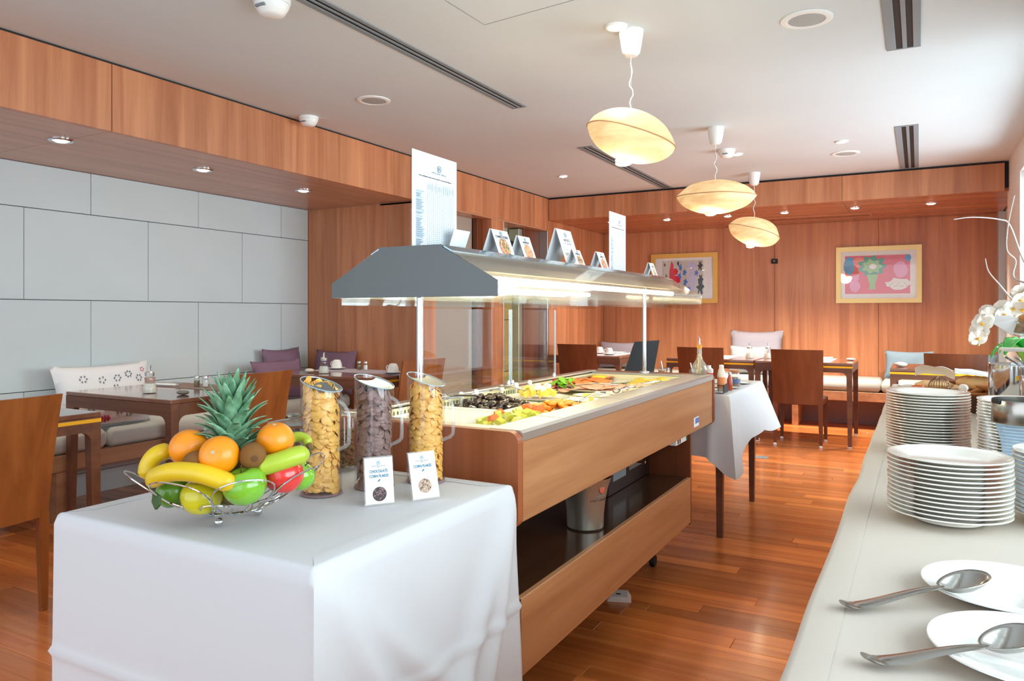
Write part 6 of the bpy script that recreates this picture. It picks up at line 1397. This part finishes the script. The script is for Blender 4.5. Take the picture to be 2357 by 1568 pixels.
for i, (x, y) in enumerate(((.075, 4.105), (.098, 4.135))):
    t = thing('egg', ('brown egg inside the wire cover, left', 'brown egg inside the wire cover, right')[i], 'egg', (x, y, KT+.028)); MB().ell((0, 0, 0), .018, .018, .020, 18, 12, fn=lambda p: Vector((p.x*(1-.12*p.z/.02), p.y*(1-.12*p.z/.02), p.z))).build('eggshell', plain('brown_eggshell', (206, 150, 112), .5), t)
oc = thing('orange_egg_cup', 'bright orange egg cup left of the wire cover', 'egg cup', (-.005, 4.115, KT+.0065)); MB().lathe([(0, 0), (.026, 0), (.031, .02), (.029, .045), (.026, .052), (.024, .050), (.026, .02), (0, .008)], seg=28).build('cup_wall', plain('glazed_orange', (232, 106, 44), .35, coat=.3), oc)
for i, (x, y, z) in enumerate(((.165, 4.10, .02), (.185, 4.13, .021), (.182, 4.09, .052))):
    t = thing('egg', ('white egg right of the wire cover, in front', 'white egg right of the wire cover, behind', 'white egg on top of the two beside the wire cover')[i], 'egg', (x, y, KT+.006+z)); MB().ell((0, 0, 0), .021, .019, .018, 18, 12).build('eggshell', plain('white_eggshell', (240, 236, 228), .4), t)
t = thing('cream_dish', 'small pleated white dish at the left corner of the counter end', 'dish', (-.055, 4.45, KT)); m = MB().lathe([(0, .001), (.035, .001), (.045, .03), (.043, .031), (.033, .005), (0, .004)], seg=20).build('dish_body', M_CHINA2, t, smooth=20)
# ================================================================ ORCHID
oc_ = Vector((.52, 4.72, KT)); t = thing('potted_orchid', 'white orchid with green leaves and bare curly twigs in the right corner', 'potted plant', tuple(oc_))
MB().lathe([(0, 0), (.06, 0), (.075, .09), (.077, .095), (.071, .095), (.07, .09), (0, .085)], seg=32).build('pot', M_WHITE, t)
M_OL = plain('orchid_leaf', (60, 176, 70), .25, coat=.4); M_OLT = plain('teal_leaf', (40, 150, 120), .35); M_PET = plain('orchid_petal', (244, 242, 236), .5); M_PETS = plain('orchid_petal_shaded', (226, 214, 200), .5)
def leafb(a, ln, wd, rise, mat=M_OL, nm='leaf', z0=.09):
    o = MB().grid(lambda u, v: (cos(a)*ln*v-sin(a)*wd*(u-.5)*2*sin(pi*min(1, v*.9+.08))**.7, sin(a)*ln*v+cos(a)*wd*(u-.5)*2*sin(pi*min(1, v*.9+.08))**.7, z0+rise*sin(pi*v*.75)-.04*v*v+abs(u-.5)*.02), 6, 12).build(nm, mat, t, smooth=70); s_ = o.modifiers.new('thickness', 'SOLIDIFY'); s_.thickness = .002
for a, ln, wd, rs in ((radians(198), .20, .050, .17), (radians(228), .20, .055, .20), (radians(150), .16, .03, .2), (radians(300), .2, .034, .14), (radians(20), .14, .03, .2)): leafb(a, ln, wd, rs)
leafb(radians(200), .12, .025, .10, M_OLT, 'teal_leaf', .30)
ro = random.Random(8)
stems = [([(0, 0, .09), (-.02, -.02, .30), (-.06, -.05, .36), (-.14, -.10, .42), (-.21, -.16, .38), (-.24, -.18, .28)], 16), ([(0, 0, .09), (.03, -.01, .30), (.02, -.06, .45), (-.04, -.12, .50), (-.10, -.17, .40)], 14)]
def cat_(pts, f):
    P_ = [Vector(p) for p in pts]; n = len(P_)-1; x = f*n; i = min(int(x), n-1); f = x-i; p0, p1, p2, p3 = P_[max(i-1, 0)], P_[i], P_[i+1], P_[min(i+2, n)]
    return .5*((2*p1)+(-p0+p2)*f+(2*p0-5*p1+4*p2-p3)*f*f+(-p0+3*p1-3*p2+p3)*f**3)
flower = None
def mkflower(c, s, mat, bud=False):
    f_ = bpy.data.objects.new('orchid_flower', None); COL.objects.link(f_); f_.parent = t; f_.location = c; f_.rotation_euler = (ro.uniform(-.5, .5), ro.uniform(-.5, .5), ro.uniform(-.6, .6)); f_.scale = (s, s, s)
    for k, (a, w, l_) in enumerate(((90, .016, .030), (210, .016, .028), (330, .016, .028), (15, .024, .032), (165, .024, .032))):
        a = radians(a); o = MB().grid(lambda u, v: (cos(a)*l_*v-sin(a)*w*(u-.5)*2*sin(pi*min(1, v*.85+.1))**.6, -.006*v-.004*(1-abs(2*u-1)), sin(a)*l_*v+cos(a)*w*(u-.5)*2*sin(pi*min(1, v*.85+.1))**.6), 5, 6).build('petal', mat, f_, smooth=80)
    MB().ell((0, -.008, -.002), .006, .006, .005, 8, 6).build('lip', M_YEL, f_)
for pts, n in stems:
    path = [cat_(pts, i/30) for i in range(31)]; MB().tube(path, .0028, 7).build('flower_stem', plain('stem_green', (110, 120, 70), .6) if 'stem_green' not in MATS else MATS['stem_green'], t)
    for i in range(n):
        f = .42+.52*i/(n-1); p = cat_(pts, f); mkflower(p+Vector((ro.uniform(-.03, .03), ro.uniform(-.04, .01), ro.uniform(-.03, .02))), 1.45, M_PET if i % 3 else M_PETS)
    for i in range(4):
        p = cat_(pts, .96+.01*i); MB().ell(p+Vector((ro.uniform(-.012, .012), 0, -.012*i)), .009-.001*i, .008, .011-.001*i, 10, 8).build('flower_bud', plain('bud_green', (206, 206, 160), .5) if 'bud_green' not in MATS else MATS['bud_green'], t)
M_TW = plain('silvery_twig', (176, 168, 164), .6)
tw = [[(0, 0, .09), (-.05, -.05, .42), (0.438, 4.794, 1.264), (0.377, 4.76, 1.346), (0.326, 4.732, 1.416), (0.311, 4.725, 1.485)],
      [(0, 0, .09), (.02, 0, .5), (0.469, 5.038, 1.39), (0.477, 5.043, 1.488), (0.434, 5.019, 1.549), (0.439, 5.022, 1.683), (0.471, 5.039, 1.854)],
      [(0, 0, .09), (.05, 0, .5), (0.528, 5.184, 1.495), (0.46, 5.147, 1.695), (0.405, 5.117, 1.732), (0.273, 5.046, 1.745), (0.175, 4.992, 1.732)]]
for k, pts in enumerate(tw):
    q = [Vector(p) if p[2] < .7 and abs(p[0]) < .2 and i < 2 else Vector(p)-oc_ for i, p in enumerate(pts)]
    path = [cat_(q, i/36) for i in range(37)]; MB().tube(path, [.0055*(1-.7*i/36)+.0008 for i in range(37)], 7).build('bare_twig', M_TW, t)
MB().ell((-.06, -.10, .335), .014, .01, .010, 10, 8).build('red_berry', plain('berry_red', (200, 30, 40), .3), t)
# parts that share scene-wide cleanup
for o in bpy.data.objects:
    if o.type == 'MESH':
        o.data.name = o.name
